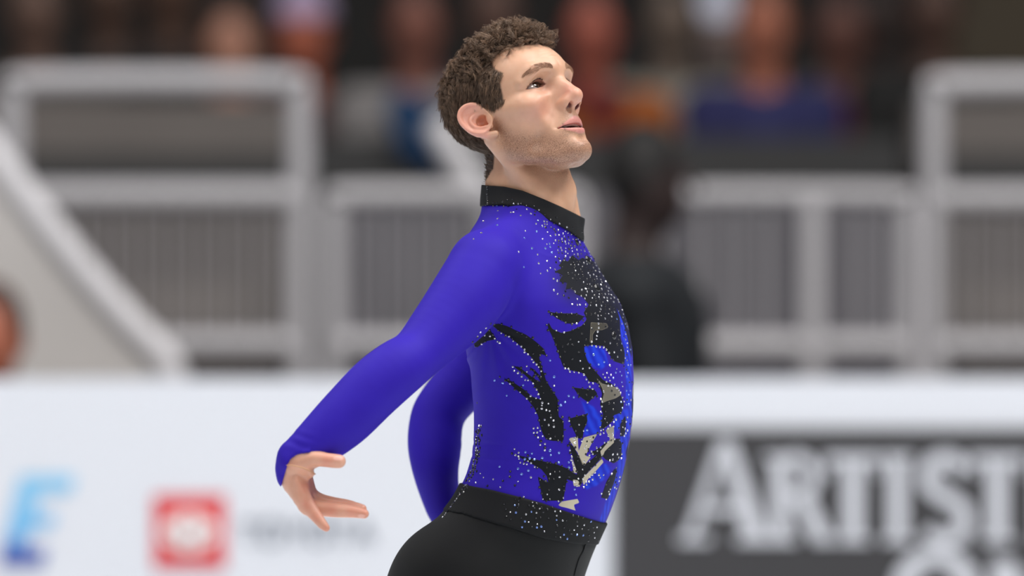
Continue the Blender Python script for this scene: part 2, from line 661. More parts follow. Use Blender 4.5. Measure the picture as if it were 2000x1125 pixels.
def legs_w(P):
    d = None
    for sgn, kx, ax in ((1, .045, -.03), (-1, -.02, -.16)):
        h = np.array([HX, 0, .93]) + BR * .085 * sgn
        k = np.array([HX + kx, 0, .52]) + BR * .095 * sgn
        a = np.array([HX + ax, 0, .17]) + BR * .10 * sgn
        e = cap(P, h, k, .092, .058)
        c = k + (a - k) * .3 + np.array([-.018, 0, 0])
        e = smin(e, cap(P, k, c, .057, .060), .02)
        e = smin(e, cap(P, c, a, .058, .040), .02)
        d = e if d is None else smin(d, e, .02)
    g = np.array([W(858, 1170)[0], 0, W(858, 1170)[2]])
    for sgn in (1, -1):
        d = smin(d, ell(P, g + BR * .072 * sgn + np.array([.02, 0, 0]), (.068, .075, .10)), .04)
    return d


legs = boxed(legs_w, (-.30, -.26, .08), (.16, .26, 1.10))


def feet_w(P):
    d = None
    for sgn, ax in ((1, -.03), (-1, -.16)):
        a = np.array([HX + ax, 0, .17]) + BR * .10 * sgn
        e = cap(P, a, a + np.array([.0, 0, -.06]), .042, .044)
        e = smin(e, cap(P, a + np.array([-.02, 0, -.065]), a + np.array([.15, -.05 * s_(PB), -.075]), .036, .030), .02)
        d = e if d is None else np.minimum(d, e)
    return d


feet = boxed(feet_w, (-.32, -.22, .03), (.22, .22, .26))


def body_sdf(P):
    d = smin(neck_sdf(P), head_sdf(P), .007)
    t = torso_w(P)
    d = smin(d, t, .03)
    d = smin(d, arm_near(P), .014)
    d = smin(d, arm_far(P), .016)
    d = smin(d, hand_sdf(P), .006)
    d = smin(d, far_hand(P), .008)
    d = smin(d, legs(P), .03)
    d = smin(d, feet(P), .02)
    return d


# ---- skin material: colours come from a vertex colour layer, fine relief from noise
def skin_mat():
    k = NT('skin')
    at = k.n('ShaderNodeVertexColor', layer_name='skin_tone')
    st = k.n('ShaderNodeAttribute', attribute_name='stubble')
    tc = k.n('ShaderNodeTexCoord')
    n1 = k.n('ShaderNodeTexNoise', i_Scale=900., i_Detail=2.)
    k.l(tc.outputs['Object'], n1.inputs['Vector'])
    n0 = k.n('ShaderNodeTexNoise', i_Scale=60., i_Detail=3.)
    k.l(tc.outputs['Object'], n0.inputs['Vector'])
    mr = k.n('ShaderNodeMapRange')
    mr.inputs['From Min'].default_value = .35
    mr.inputs['From Max'].default_value = .75
    mr.inputs['To Min'].default_value = .25
    mr.inputs['To Max'].default_value = 1.0
    k.l(n1.outputs['Fac'], mr.inputs['Value'])
    mu = k.n('ShaderNodeMath', operation='MULTIPLY')
    k.l(mr.outputs['Result'], mu.inputs[0])
    k.l(st.outputs['Fac'], mu.inputs[1])
    mx = k.n('ShaderNodeMix', data_type='RGBA')
    k.l(mu.outputs[0], mx.inputs['Factor'])
    k.l(at.outputs['Color'], mx.inputs['A'])
    mx.inputs['B'].default_value = (*lin(98, 62, 44), 1)
    m2 = k.n('ShaderNodeMix', data_type='RGBA', blend_type='MULTIPLY')
    m2.inputs['Factor'].default_value = .35
    k.l(mx.outputs['Result'], m2.inputs['A'])
    cr = k.n('ShaderNodeValToRGB')
    cr.color_ramp.elements[0].color = (.80, .74, .72, 1)
    cr.color_ramp.elements[0].position = .3
    cr.color_ramp.elements[1].color = (1, 1, 1, 1)
    cr.color_ramp.elements[1].position = .65
    k.l(n0.outputs['Fac'], cr.inputs['Fac'])
    k.l(cr.outputs['Color'], m2.inputs['B'])
    k.l(m2.outputs['Result'], k.b.inputs['Base Color'])
    k.b.inputs['Roughness'].default_value = .43
    k.b.inputs['Specular IOR Level'].default_value = .5
    k.b.inputs['Subsurface Weight'].default_value = .25
    k.b.inputs['Subsurface Radius'].default_value = (1.0, .35, .2)
    k.b.inputs['Subsurface Scale'].default_value = .006
    bp = k.n('ShaderNodeBump', i_Strength=.12, i_Distance=.0006)
    k.l(n1.outputs['Fac'], bp.inputs['Height'])
    k.l(bp.outputs['Normal'], k.b.inputs['Normal'])
    return k.m


def g3(L, c, s):
    q = (L - np.asarray(c)) / np.asarray(s)
    return np.exp(-(q * q).sum(1))


def sstep(x, a, b):
    t = np.clip((x - a) / (b - a), 0, 1)
    return t * t * (3 - 2 * t)


def poly_sd(x, y, poly):
    """signed distance (negative inside) of 2D points to a polygon"""
    poly = np.asarray(poly, float)
    d = np.full(len(x), 1e9)
    s = np.ones(len(x))
    n = len(poly)
    j = n - 1
    for i in range(n):
        ex, ey = poly[j] - poly[i]
        wx, wy = x - poly[i, 0], y - poly[i, 1]
        t = np.clip((wx * ex + wy * ey) / (ex * ex + ey * ey + 1e-12), 0, 1)
        d = np.minimum(d, (wx - ex * t) ** 2 + (wy - ey * t) ** 2)
        c1, c2, c3 = y >= poly[i, 1], y < poly[j, 1], ex * wy > ey * wx
        s = np.where((c1 & c2 & c3) | (~c1 & ~c2 & ~c3), -s, s)
        j = i
    return s * np.sqrt(d)


# hairline of the near side, measured in the photo, mapped to the (forward, up) plane of the head
_hlp = [(1067, 88, 6), (1040, 87, 22), (1015, 89, 36), (990, 95, 48), (970, 103, 56), (961, 119, 62), (967, 134, 64), (985, 143, 63), (978, 160, 67),
        (979, 185, 71), (980, 200, 72), (972, 215, 73), (958, 206, 74), (945, 203, 74)]
HAIRPOLY = [hl(*p)[:2] for p in _hlp] + [(-14, 22), (-24, 6)] + [hl(*p)[:2] for p in ((925, 262, 62), (938, 284, 56), (951, 306, 48), (955, 330, 40), (954, 347, 20))] + [(-150, -60), (-150, 60), (-90, 170), (60, 170), (112, 115)]


def hair_sd(L):
    return poly_sd(L[:, 0], L[:, 1], HAIRPOLY)


def skin_colors(V):
    L = to_head(V.astype(np.float32)).astype(float)
    A = L.copy()
    A[:, 2] = np.abs(A[:, 2])
    C = np.tile(lin(212, 166, 137), (len(V), 1))

    def blend(w, col):
        nonlocal C
        C = C * (1 - w[:, None]) + np.asarray(col) * w[:, None]
    head = (V[:, 2] > 1.44) & (np.abs(V[:, 0]) < .2) & (np.abs(V[:, 1]) < .15)
    h = head.astype(float)
    neck = h * sstep(A[:, 1], -70, -105) * sstep(A[:, 0], 75, 50)
    blend(neck * .6, lin(208, 162, 132))
    blend(h * .75 * g3(A, (70, -22, 40), (28, 20, 24)), lin(208, 146, 126))       # cheek
    blend(h * .75 * g3(A, (110, -16, 0), (17, 20, 16)), lin(214, 140, 126))         # nose
    blend(h * .5 * g3(A, (84, 6, 24), (12, 12, 16)), lin(196, 138, 120))           # around the eye
    e = sstep(A[:, 2], 78, 86) * (A[:, 0] < 12) * (A[:, 1] > -36) * h
    blend(e * .7, lin(232, 164, 146))
    # lips
    w = np.clip(1 - (A[:, 2] / 27) ** 2, 0, 1)
    lt = -46.5 - 12 * (A[:, 2] / 27.5) ** 1.35
    lb = -75.0 + 14.5 * (A[:, 2] / 28.5) ** 2
    lip = sstep(A[:, 1], lt + .8, lt - 1.2) * sstep(A[:, 1], lb - 1.2, lb + .8) * sstep(A[:, 2], 29, 27) * sstep(A[:, 0], 74, 80)
    blend(h * lip * .85, lin(216, 142, 136))
    inner = np.maximum(np.abs(A[:, 1] + 62.3 - (A[:, 2] / 27) ** 2 * 2.4), 0)
    blend(h * sstep(A[:, 0], 93, 86) * sstep(inner, 7, 5) * (A[:, 2] < 24) * (A[:, 0] > 60), lin(60, 18, 18))
    blend(h * sstep(np.sqrt(((A - np.array([101, -32, 9.4])) ** 2).sum(1)), 7.0, 4.5) * (A[:, 1] > -36), lin(96, 30, 24))
    # lash line: darker rim of the lids, hair-covered scalp
    Ef = eye_frame(A)
    up, lo, t = lid_curves(Ef[:, 2])
    rim = np.maximum(np.abs(Ef[:, 1] - (up + lo) / 2) - (up - lo) / 2, np.abs(Ef[:, 2] + 1) - 18)
    blend(h * (Ef[:, 0] > -6) * sstep(rim, 1.5, .2) * .75 * (Ef[:, 0] < 20), lin(132, 80, 66))
    sd = hair_sd(L)
    blend(h * sstep(A[:, 2] + np.where(A[:, 0] < 0, 0, 0), 79, 76) *  sstep(sd, 2.0, -3.0), lin(66, 48, 38))
    blend(h * .95 * np.clip(2.2 * g3(A, ear(945, 238, -5), (10, 10, 12)), 0, 1), lin(206, 128, 96))
    # hand: warmer knuckles and finger tips, nails
    hd = ((V[:, 0] < -.19) & (V[:, 2] < 1.17)).astype(float)
    blend(hd * .65, lin(216, 158, 136))
    for c in ((600, 985), (618, 1009), (648, 998), (688, 1000), (640, 899), (640, 1034), (712, 1003), (598, 950)):
        p = W(*c, -.345)
        blend(hd * .5 * np.exp(-(((V[:, 0] - p[0]) ** 2 + (V[:, 2] - p[2]) ** 2) / .010 ** 2)), lin(212, 128, 108))
    for c, sx, sz in (((661, 895, -.372), .0075, .0036), ((706, 1008, -.343), .0055, .0026)):
        p = W(*c)
        q = np.sqrt(((V[:, 0] - p[0]) / sx) ** 2 + ((V[:, 2] - p[2]) / sz) ** 2 + ((V[:, 1] - p[1]) / .012) ** 2)
        blend(hd * sstep(q, 1.15, .8) * .8, lin(230, 178, 164))
    # stubble
    A0, A1, A2 = A[:, 0], A[:, 1], A[:, 2]
    line = poly_sd(A0, A1, [(10, 0), (16, -12), (30, -38), (58, -56), (78, -68), (86, -62), (90, -47), (100, -38), (120, -38), (120, -120), (70, -165), (36, -140), (14, -98), (-2, -66), (2, -20)])
    stb = sstep(line, 11, -15) * h * (1 - sstep(A[:, 2], 70, 74) * (A0 < 14))
    stb *= 1 - .75 * lip
    stb *= 1 - .8 * g3(A, (92, -80, 12), (12, 7, 12))
    return C, stb * .95


SKIN = skin_mat()
# ------------------------------------------------------------------ ice
ice_m = mat('ice', (.80, .85, .90), .25, noise=.05, scale=3)
me = mesh_np('floor', [(-30, -16, 0), (30, -16, 0), (30, 6.0, 0), (-30, 6.0, 0)], [(0, 1, 2, 3)])
tag(link('floor', me, ice_m), 'white ice surface of the rink', 'floor', kind='structure')

# ---- begin person
# ------------------------------------------------------------------ the skater
skater = empty('person', (HX, 0, 0))
tag(skater, 'male figure skater in a blue and black rhinestone costume, arms swept back, gazing up', 'person')
V, F = surface(body_sdf,
               axis([(-.37, -.20, .0013), (-.20, -.125, .004), (-.125, .135, .0011), (.135, .20, .004)]),
               axis([(-.42, -.385, .004), (-.385, -.27, .0013), (-.27, -.13, .004), (-.13, .125, .0012), (.125, .30, .005)]),
               axis([(.02, .985, .008), (.985, 1.16, .0014), (1.16, 1.50, .006), (1.50, 1.79, .0011)]),
               where=lambda v: (v[:, 2] > 1.5) & (to_head(v.astype(np.float32))[:, 0] > 20))
body_me = mesh_np('body', V, F)
C, stb = skin_colors(V)
set_col(body_me, 'skin_tone', C)
set_f(body_me, 'stubble', stb)
body = link('body', body_me, SKIN, skater)



# ---- eyes, teeth
def lathe_eye():
    ra = np.radians(np.concatenate([np.linspace(0, 40, 28), np.linspace(44, 180, 30)]))
    nv = 40
    V, C = [], []
    for a in ra:
        for k in range(nv):
            p = 2 * math.pi * k / nv
            V.append((math.cos(a), math.sin(a) * math.cos(p), math.sin(a) * math.sin(p)))
            g = math.degrees(a)
            c = lin(190, 172, 164) if g > 30 else (lin(22, 14, 11) if g > 27 else (lin(58, 37, 26) if g > 10 else lin(6, 5, 5)))  # eye white greyed: its shade is put into the colour
            C.append(c)
    F = []
    for i in range(len(ra) - 1):
        for k in range(nv):
            F.append((i * nv + k, (i + 1) * nv + k, (i + 1) * nv + (k + 1) % nv, i * nv + (k + 1) % nv))
    return np.array(V), np.array(F), np.array(C)


def eye_mat():
    k = NT('eye')
    at = k.n('ShaderNodeVertexColor', layer_name='eye_tone')
    nz = k.n('ShaderNodeTexNoise', i_Scale=900.)
    mx = k.n('ShaderNodeMix', data_type='RGBA', blend_type='MULTIPLY')
    mx.inputs['Factor'].default_value = .2
    k.l(at.outputs['Color'], mx.inputs['A'])
    k.l(nz.outputs['Color'], mx.inputs['B'])
    k.l(mx.outputs['Result'], k.b.inputs['Base Color'])
    k.b.inputs['Roughness'].default_value = .12
    k.b.inputs['Coat Weight'].default_value = 1.0
    k.b.inputs['Coat Roughness'].default_value = .02
    return k.m


EYEM = eye_mat()
for sg in (1, -1):
    V, F, C = lathe_eye()
    a, b = math.radians(14), math.radians(-19)
    Rg = np.array([[math.cos(a), -math.sin(a), 0], [math.sin(a), math.cos(a), 0], [0, 0, 1]])
    Rh = np.array([[math.cos(b), 0, -math.sin(b)], [0, 1, 0], [math.sin(b), 0, math.cos(b)]])
    V = V @ Rg.T @ Rh.T
    V = (V * (LIDR - 2.35)) @ EYR.T + LIDC
    V[:, 2] *= sg
    if sg < 0:
        F = F[:, ::-1]
    me = mesh_np('eyeball', from_head(V), F)
    set_col(me, 'eye_tone', C)
    link('eyeball', me, EYEM, skater)

V, F = [], []
for k in range(-5, 5):                                # upper teeth along the dental arch
    r0, r1 = (k + .06) * 6.2, (k + .94) * 6.2
    fa = lambda r: 92.5 - (r / 24) ** 2 * 11
    b = len(V)
    dn = -59.0 if k not in (-3, 2) else -59.4
    for (ff, uu) in ((0, dn), (0, -50), (-5, -50), (-4, dn + .2)):
        V += [(fa(r0) + ff, uu, r0), ((fa(r0) + fa(r1)) / 2 + ff + .7, uu, (r0 + r1) / 2), (fa(r1) + ff, uu, r1)]
    for q in range(3):
        for c in (0, 1):
            F.append((b + q * 3 + c, b + q * 3 + c + 1, b + q * 3 + c + 4, b + q * 3 + c + 3))
    F += [(b, b + 9, b + 10, b + 1), (b + 1, b + 10, b + 11, b + 2), (b, b + 3, b + 6, b + 9), (b + 2, b + 11, b + 8, b + 5)]
link('teeth', mesh_np('teeth', from_head(np.array(V, float)), F, False), mat('enamel', lin(226, 216, 204), .25, noise=.03), skater)


# ---- hair: every strand a thin tapered tube
def tubes(paths, rad, tints):
    """paths (n, m, 3), rad (n, m) -> triangular tubes as one vertex/face set"""
    n, m, _ = paths.shape
    T = np.gradient(paths, axis=1)
    T /= np.linalg.norm(T, axis=2, keepdims=True) + 1e-9
    ref = np.where(np.abs(T[..., 2:3]) < .8, np.array([0, 0, 1.]), np.array([1., 0, 0]))
    U = np.cross(T, ref)
    U /= np.linalg.norm(U, axis=2, keepdims=True) + 1e-9
    Wv = np.cross(T, U)
    V = []
    for k in range(3):
        a = 2 * math.pi * k / 3
        V.append(paths + (U * math.cos(a) + Wv * math.sin(a)) * rad[..., None])
    V = np.stack(V, 2)                                 # n, m, 3, 3
    base = (np.arange(n)[:, None, None] * m + np.arange(m - 1)[None, :, None]) * 3
    k0 = np.arange(3)[None, None]
    k1 = (np.arange(3)[None, None] + 1) % 3
    F = np.stack([base + k0, base + k1, base + 3 + k1, base + 3 + k0], -1).reshape(-1, 4)
    return V.reshape(-1, 3), F, np.repeat(tints, m * 3)


def grad_local(L):
    e = np.float32(.8)
    g = np.stack([head_local(L + e * np.eye(3, dtype=np.float32)[i]) - head_local(L - e * np.eye(3, dtype=np.float32)[i]) for i in range(3)], 1)
    return g / (np.linalg.norm(g, axis=1, keepdims=True) + 1e-9)


def snap(L, n=4):
    L = np.asarray(L, np.float32)
    for _ in range(n):
        L = L - head_core(L)[:, None] * grad_local(L) * .8
    return L


def hair_mat(name, dark, light, rough=.42):
    k = NT(name)
    at = k.n('ShaderNodeAttribute', attribute_name='tint')
    tc = k.n('ShaderNodeTexCoord')
    nz = k.n('ShaderNodeTexNoise', i_Scale=90., i_Detail=2.)
    k.l(tc.outputs['Object'], nz.inputs['Vector'])
    ad = k.n('ShaderNodeMath', operation='MULTIPLY_ADD')
    ad.inputs[1].default_value = .5
    k.l(at.outputs['Fac'], ad.inputs[0])
    mu = k.n('ShaderNodeMath', operation='MULTIPLY')
    mu.inputs[1].default_value = .6
    k.l(nz.outputs['Fac'], mu.inputs[0])
    k.l(mu.outputs[0], ad.inputs[2])
    cr = k.n('ShaderNodeValToRGB')
    cr.color_ramp.elements[0].color = (*dark, 1)
    cr.color_ramp.elements[0].position = .15
    cr.color_ramp.elements[1].color = (*light, 1)
    cr.color_ramp.elements[1].position = .85
    k.l(ad.outputs[0], cr.inputs['Fac'])
    k.l(cr.outputs['Color'], k.b.inputs['Base Color'])
    k.b.inputs['Roughness'].default_value = rough
    k.b.inputs['Specular IOR Level'].default_value = .45
    return k.m


HAIRM = hair_mat('hair', lin(52, 40, 32), lin(140, 112, 90))
CAPM = hair_mat('hair_depth', lin(52, 39, 31), lin(92, 70, 55), .7)
rng = np.random.default_rng(5)


def thick(L, sd):
    f, u = L[:, 0], L[:, 1]
    t = np.interp(u, [-90, -50, -20, 10, 40, 70, 95, 120], [2.5, 4, 6, 9, 13, 16, 19, 20])
    t = t + 12 * sstep(f, 8, 42) * sstep(u, 62, 88)
    return t * (.30 + .70 * sstep(-sd, 0, 16))


def cap_w(P):
    L = to_head(P)
    sd = hair_sd(L).astype(np.float32)
    t = (thick(L, sd) * (.62 - .36 * sstep(L[:, 0], 5, 40)) * sstep(-sd, 4, 18)).astype(np.float32)
    wob = np.sin(L[:, 0] * .43 + 1.7 * np.sin(L[:, 1] * .21)) * np.sin(L[:, 1] * .39 + 1.3 * np.sin(L[:, 2] * .23)) * np.sin(L[:, 2] * .41 + .8)
    d = head_core(L) - .5 - t * (1 + .22 * wob)
    return smax(d, sd + 1.0, 3) * np.float32(.001)


cap_sdf = boxed(cap_w, (-.150, -.13, 1.54), (.10, .14, 1.80))
V, F = surface(cap_sdf, axis([(-.155, .10, .002)]), axis([(-.13, .145, .002)]), axis([(1.53, 1.81, .002)]), proj=0)
me = mesh_np('hair', V, F)
set_f(me, 'tint', rng.random(len(V)) * .3)
hair = link('hair', me, CAPM, skater)

bv = np.empty(len(body_me.vertices) * 3, np.float32)
body_me.vertices.foreach_get('co', bv)
BL = to_head(bv.reshape(-1, 3))
sel = (hair_sd(BL) < -1.0) & (np.abs(BL[:, 2]) < 79) & (BL[:, 1] > -120) & (np.abs(BL[:, 0]) < 130) & (bv[2::3] > 1.5)
sel[sel] = ears(np.abs(BL[sel] * [0, 0, 1]) + BL[sel] * [1, 1, 0]) > 4.5
ROOTS = BL[sel]


def grow(n_guides, per, M=10, roots=None, tight=2.0, cellsize=4.0, curl=1.0):
    roots = ROOTS if roots is None else roots
    cand = roots[rng.permutation(len(roots))[:24000]].astype(np.float32)
    cell, G = set(), []
    for p in cand:                                     # evenly spread locks
        key = tuple((p // cellsize).astype(int))
        if key not in cell:
            cell.add(key)
            G.append(p)
            if len(G) >= n_guides:
                break
    G = np.array(G)
    n_guides = len(G)
    sd = hair_sd(G)
    N = grad_local(G)
    th = thick(G, sd)
    f, u, r = G.T
    crown = np.array([-50, 108, 6.])
    v = G - crown
    v /= np.linalg.norm(v, axis=1, keepdims=True) + 1e-6
    top = sstep(u, 66, 92)
    frt = top * sstep(f, 5, 40)
    mid = sstep(u, -5, 50)
    side = (1 - top) * sstep(f, -60, -10)
    v = v * (1 - .75 * side[:, None]) + side[:, None] * np.array([-.62, -.72, 0])
    v = v * (1 - frt[:, None]) + rng.normal(0, .18, v.shape) * (.4 + top[:, None]) + frt[:, None] * rng.normal(0, .7, v.shape)
    v -= (v * N).sum(1, keepdims=True) * N
    v /= np.linalg.norm(v, axis=1, keepdims=True) + 1e-6
    b = np.cross(N, v)
    edge = np.maximum(.45 + .55 * sstep(-sd, 0, 14), .85 * frt)
    length = np.interp(u, [-110, -60, 0, 40, 80, 110], [8, 12, 18, 26, 34, 38]) * rng.uniform(.8, 1.15, n_guides) * edge
    amp = (.3 + .9 * mid + 1.6 * top + 2.6 * frt) * rng.uniform(.6, 1.3, n_guides) * (.5 + .5 * edge)
    turns = (.6 + .45 * mid + .25 * top + .25 * frt) * rng.uniform(.7, 1.35, n_guides)
    amp, turns = amp * curl, turns * curl ** .6
    ph = rng.uniform(0, 6.28, n_guides)
    hand = rng.choice([-1, 1], n_guides)
    s = np.linspace(0, 1, M)[None, :]
    out, rads, tints = [], [], []
    gt = rng.random(n_guides) * (.75 + .25 * top)
    for c in range(per):
        jit = rng.normal(0, tight, (n_guides, 3))
        jit -= (jit * N).sum(1, keepdims=True) * N
        a2 = amp * rng.uniform(.8, 1.2, n_guides)
        p2 = ph + rng.normal(0, .3, n_guides)
        rise = th * rng.uniform(.66, 1.02, n_guides)
        ramp = np.clip(s * 2.2, 0, 1)
        lift = rise[:, None] * (1 - (1 - s) ** 2.2) * (1 - .22 * s * s)
        along_ = np.sqrt(np.maximum(length ** 2 - th ** 2, (length * .35) ** 2))[:, None] * s ** 1.15
        ang = p2[:, None] + hand[:, None] * turns[:, None] * 6.28 * s
        cu = a2[:, None] * ramp * np.cos(ang) - a2[:, None] * np.cos(p2)[:, None] * ramp * (1 - s)
        cv = a2[:, None] * ramp * np.sin(ang) - a2[:, None] * np.sin(p2)[:, None] * ramp * (1 - s)
        P = G[:, None] + jit[:, None] * (1 - .4 * s[..., None]) + N[:, None] * (lift + .8 * cu)[..., None] + v[:, None] * (along_ + .55 * cu)[..., None] + b[:, None] * cv[..., None]
        out.append(P)
        rads.append(np.clip(.34 - .24 * s ** 1.6, .09, 1) * rng.uniform(.75, 1.2, (n_guides, 1)))
        tints.append(np.clip(gt * .7 + rng.random(n_guides) * .4, 0, 1))
    P = np.concatenate(out)
    n = len(P)
    Q = P.reshape(-1, 3).astype(np.float32)
    d = head_core(Q)
    lowr = d < .8
    Q[lowr] += np.repeat(np.tile(N, (per, 1)), M, 0)[lowr].astype(np.float32) * (.8 - d[lowr])[:, None]
    return Q.reshape(n, M, 3), np.concatenate(rads), np.concatenate(tints)


P, R, Tn = grow(2200, 10)
_tf = ROOTS[(ROOTS[:, 1] > 48) & (hair_sd(ROOTS) < -2)]
P2, R2, T2 = grow(330, 14, 10, _tf, .9, 7.0, 1.35)          # distinct ringlets on top
P, R, Tn = np.concatenate([P, P2]), np.concatenate([R, R2 * 1.05]), np.concatenate([Tn, np.clip(T2 + .25, 0, 1)])
V, F, tv = tubes(from_head(P.reshape(-1, 3)).reshape(P.shape), R / 1000, Tn)
me = mesh_np('hair_curl', V, F)
set_f(me, 'tint', tv)
tag(link('hair_curl', me, HAIRM, hair), kind='stuff')

# eyebrows and lashes
BROWM = hair_mat('brow', lin(130, 94, 72), lin(176, 132, 104), .6)
LASHM = hair_mat('lash', lin(22, 15, 13), lin(44, 30, 26), .5)
for sg in (1, -1):
    K = catmull([(103.5, 31, 14), (101, 34, 22), (95.5, 35.5, 32), (88, 33.5, 42), (79, 29.5, 51)], 10)
    n = 380
    ti = rng.random(n)
    idx = ti * (len(K) - 1)
    i0 = np.clip(idx.astype(int), 0, len(K) - 2)
    base = K[i0] + (K[i0 + 1] - K[i0]) * (idx - i0)[:, None]
    wid = np.interp(ti, [0, .15, .6, 1], [1.9, 2.7, 2.3, .8])
    base[:, 1] += rng.uniform(-1, 1, n) * wid
    base = snap(base)
    tang = K[i0 + 1] - K[i0]
    tang /= np.linalg.norm(tang, axis=1, keepdims=True)
    N = grad_local(base)
    dr = tang + np.array([0, 1, 0]) * np.interp(ti, [0, .3, 1], [.9, .35, -.1])[:, None] + rng.normal(0, .16, (n, 3))
    dr -= (dr * N).sum(1, keepdims=True) * N
    dr /= np.linalg.norm(dr, axis=1, keepdims=True)
    s = np.linspace(0, 1, 5)[None, :, None]
    ln = rng.uniform(5, 8.5, n)[:, None, None]
    P = base[:, None] + dr[:, None] * ln * s + N[:, None] * (.15 + .7 * s * (1 - .6 * s))
    P = P * np.array([1, 1, sg])
    V, F, tv = tubes(from_head(P.reshape(-1, 3)).reshape(P.shape), np.full(P.shape[:2], .19e-3) * np.linspace(1, .35, 5)[None], rng.random(n))
    me = mesh_np('eyebrow', V, F)
    set_f(me, 'tint', tv)
    tag(link('eyebrow', me, BROWM, skater), kind='stuff')
    n = 140
    r = rng.uniform(-14, 15.5, n)
    up, lo, t = lid_curves(r)
    ff = np.full(n, 24.0)                                # march back to the rim of the upper lid
    for _ in range(90):
        q = (np.stack([ff, up + .5, r], 1) @ EYR.T + LIDC).astype(np.float32)
        ff = np.where(head_local(q) > .1, ff - .25, ff)
    base = np.stack([ff, up + .5, r], 1) @ EYR.T + LIDC
    dr = (np.stack([np.ones(n), np.full(n, .2), .7 * r / 15], 1) + rng.normal(0, .1, (n, 3))) @ EYR.T
    dr /= np.linalg.norm(dr, axis=1, keepdims=True)
    ln = rng.uniform(1.8, 3.2, n)[:, None, None]
    P = base[:, None] + dr[:, None] * ln * s + np.array([0, 1, 0]) * ln * .35 * s * s
    P = P * np.array([1, 1, sg])
    V, F, tv = tubes(from_head(P.reshape(-1, 3)).reshape(P.shape), np.full(P.shape[:2], .17e-3) * np.linspace(1, .3, 5)[None], rng.random(n))
    me = mesh_np('eyelash', V, F)
    set_f(me, 'tint', tv)
    tag(link('eyelash', me, LASHM, skater), kind='stuff')
# ---- costume follows


# ------------------------------------------------------------------ costume
def px_of(P):
    k = S * (D + P[:, 1]) / D
    return 1000 + P[:, 0] / k, 562.5 - (P[:, 2] - ZC) / k


def zline(pts):
    """height as a function of x from points measured in the photo"""
    pts = np.array(pts, float)
    X = (pts[:, 0] - 1000) * S
    Z = ZC - (pts[:, 1] - 562.5) * S
    return lambda P: np.interp(P[:, 0], X, Z).astype(np.float32)


Z_COLTOP = zline([(930, 358), (950, 362), (985, 365), (1020, 373), (1060, 389), (1095, 404), (1116, 414), (1150, 430)])
Z_COLBOT = zline([(930, 404), (950, 402), (985, 402), (1020, 410), (1050, 421), (1085, 438), (1110, 452), (1135, 470), (1160, 480)])
Z_WAIST = zline([(860, 936), (915, 946), (960, 953), (1010, 965), (1055, 977), (1110, 997), (1175, 1020), (1230, 1035)])
Z_BAND = zline([(800, 990), (900, 998), (1000, 1026), (1060, 1046), (1120, 1058), (1180, 1066), (1230, 1075)])


def cuff(P):
    """negative where the near sleeve still covers the wrist"""
    x, z = px_of(P)
    a = z - np.interp(x, [555, 565, 580, 600, 622, 640, 655, 680], [897, 890, 880, 876, 877, 886, 896, 930])
    b = x - np.interp(z, [880, 893, 910, 930, 950], [580, 561, 553, 547, 541])
    return np.minimum(a, b).astype(np.float32) * np.float32(S)


def far_cuff(P):
    return W(872, 1030, .19)[2].astype(np.float32) - P[:, 2]


OFFS = np.float32(.0030)


def shirt_w(P):
    t = smax(smin(torso_w(P), neck_sdf(P), .03), P[:, 2] - Z_COLBOT(P) - .004, .003)
    t = smax(t, Z_WAIST(P) - .03 - P[:, 2], .004)
    an = arm_near(P)
    hand_n = np.where(px_of(P)[0] < 606, smin(an, hand_sdf(P), .006), an)
    n = smax(hand_n, cuff(P) - OFFS, .0015)
    n = smax(n, P[:, 2] - Z_COLBOT(P) - .004, .003)
    fa = smax(arm_far(P), far_cuff(P), .003)
    fa = smax(fa, P[:, 2] - Z_COLBOT(P) - .004, .003)
    d = smin(smin(t, n, .017), fa, .02) - OFFS
    x, z = P[:, 0], P[:, 2]
    wx, wz = px_of(P)
    wq = (wx - 575) * .74 + (wz - 870) * .67
    d = d + .0005 * np.sin(((wz - 850) * .74 - (wx - 600) * .25) * .42) * np.exp(-(((wx - 585) / 28) ** 2 + ((wz - 862) / 20) ** 2))
    # pulls of the cloth: fan below the armpit, folds over the waist
    ap = W(955, 640, -.1)
    q = np.sqrt((x - ap[0]) ** 2 + (z - ap[2]) ** 2)
    an = np.arctan2(z - ap[2], x - ap[0])
    d = d + .0011 * np.sin(an * 15) * np.exp(-((q - .055) / .04) ** 2) * (P[:, 1] < 0) * (an < -.2) * (an > -2.2)
    for zz, sl in ((W(0, 893)[2], .10), (W(0, 866)[2], .04)):
        d = d + .0010 * np.exp(-((z - zz + sl * (x + .03)) / .0035) ** 2) * np.exp(-((x + .045) / .035) ** 2)
    return d


V, F = surface(shirt_w, axis([(-.37, -.28, .002), (-.28, .20, .003)]), axis([(-.42, .30, .0034)]), axis([(.985, 1.52, .003)]))


# -- print of the costume: outlines in photo coordinates, mirrored to his other side
def crop(ox, oy, pts, k=5.625):
    return [(ox + a / k, oy + b / k) for a, b in pts]


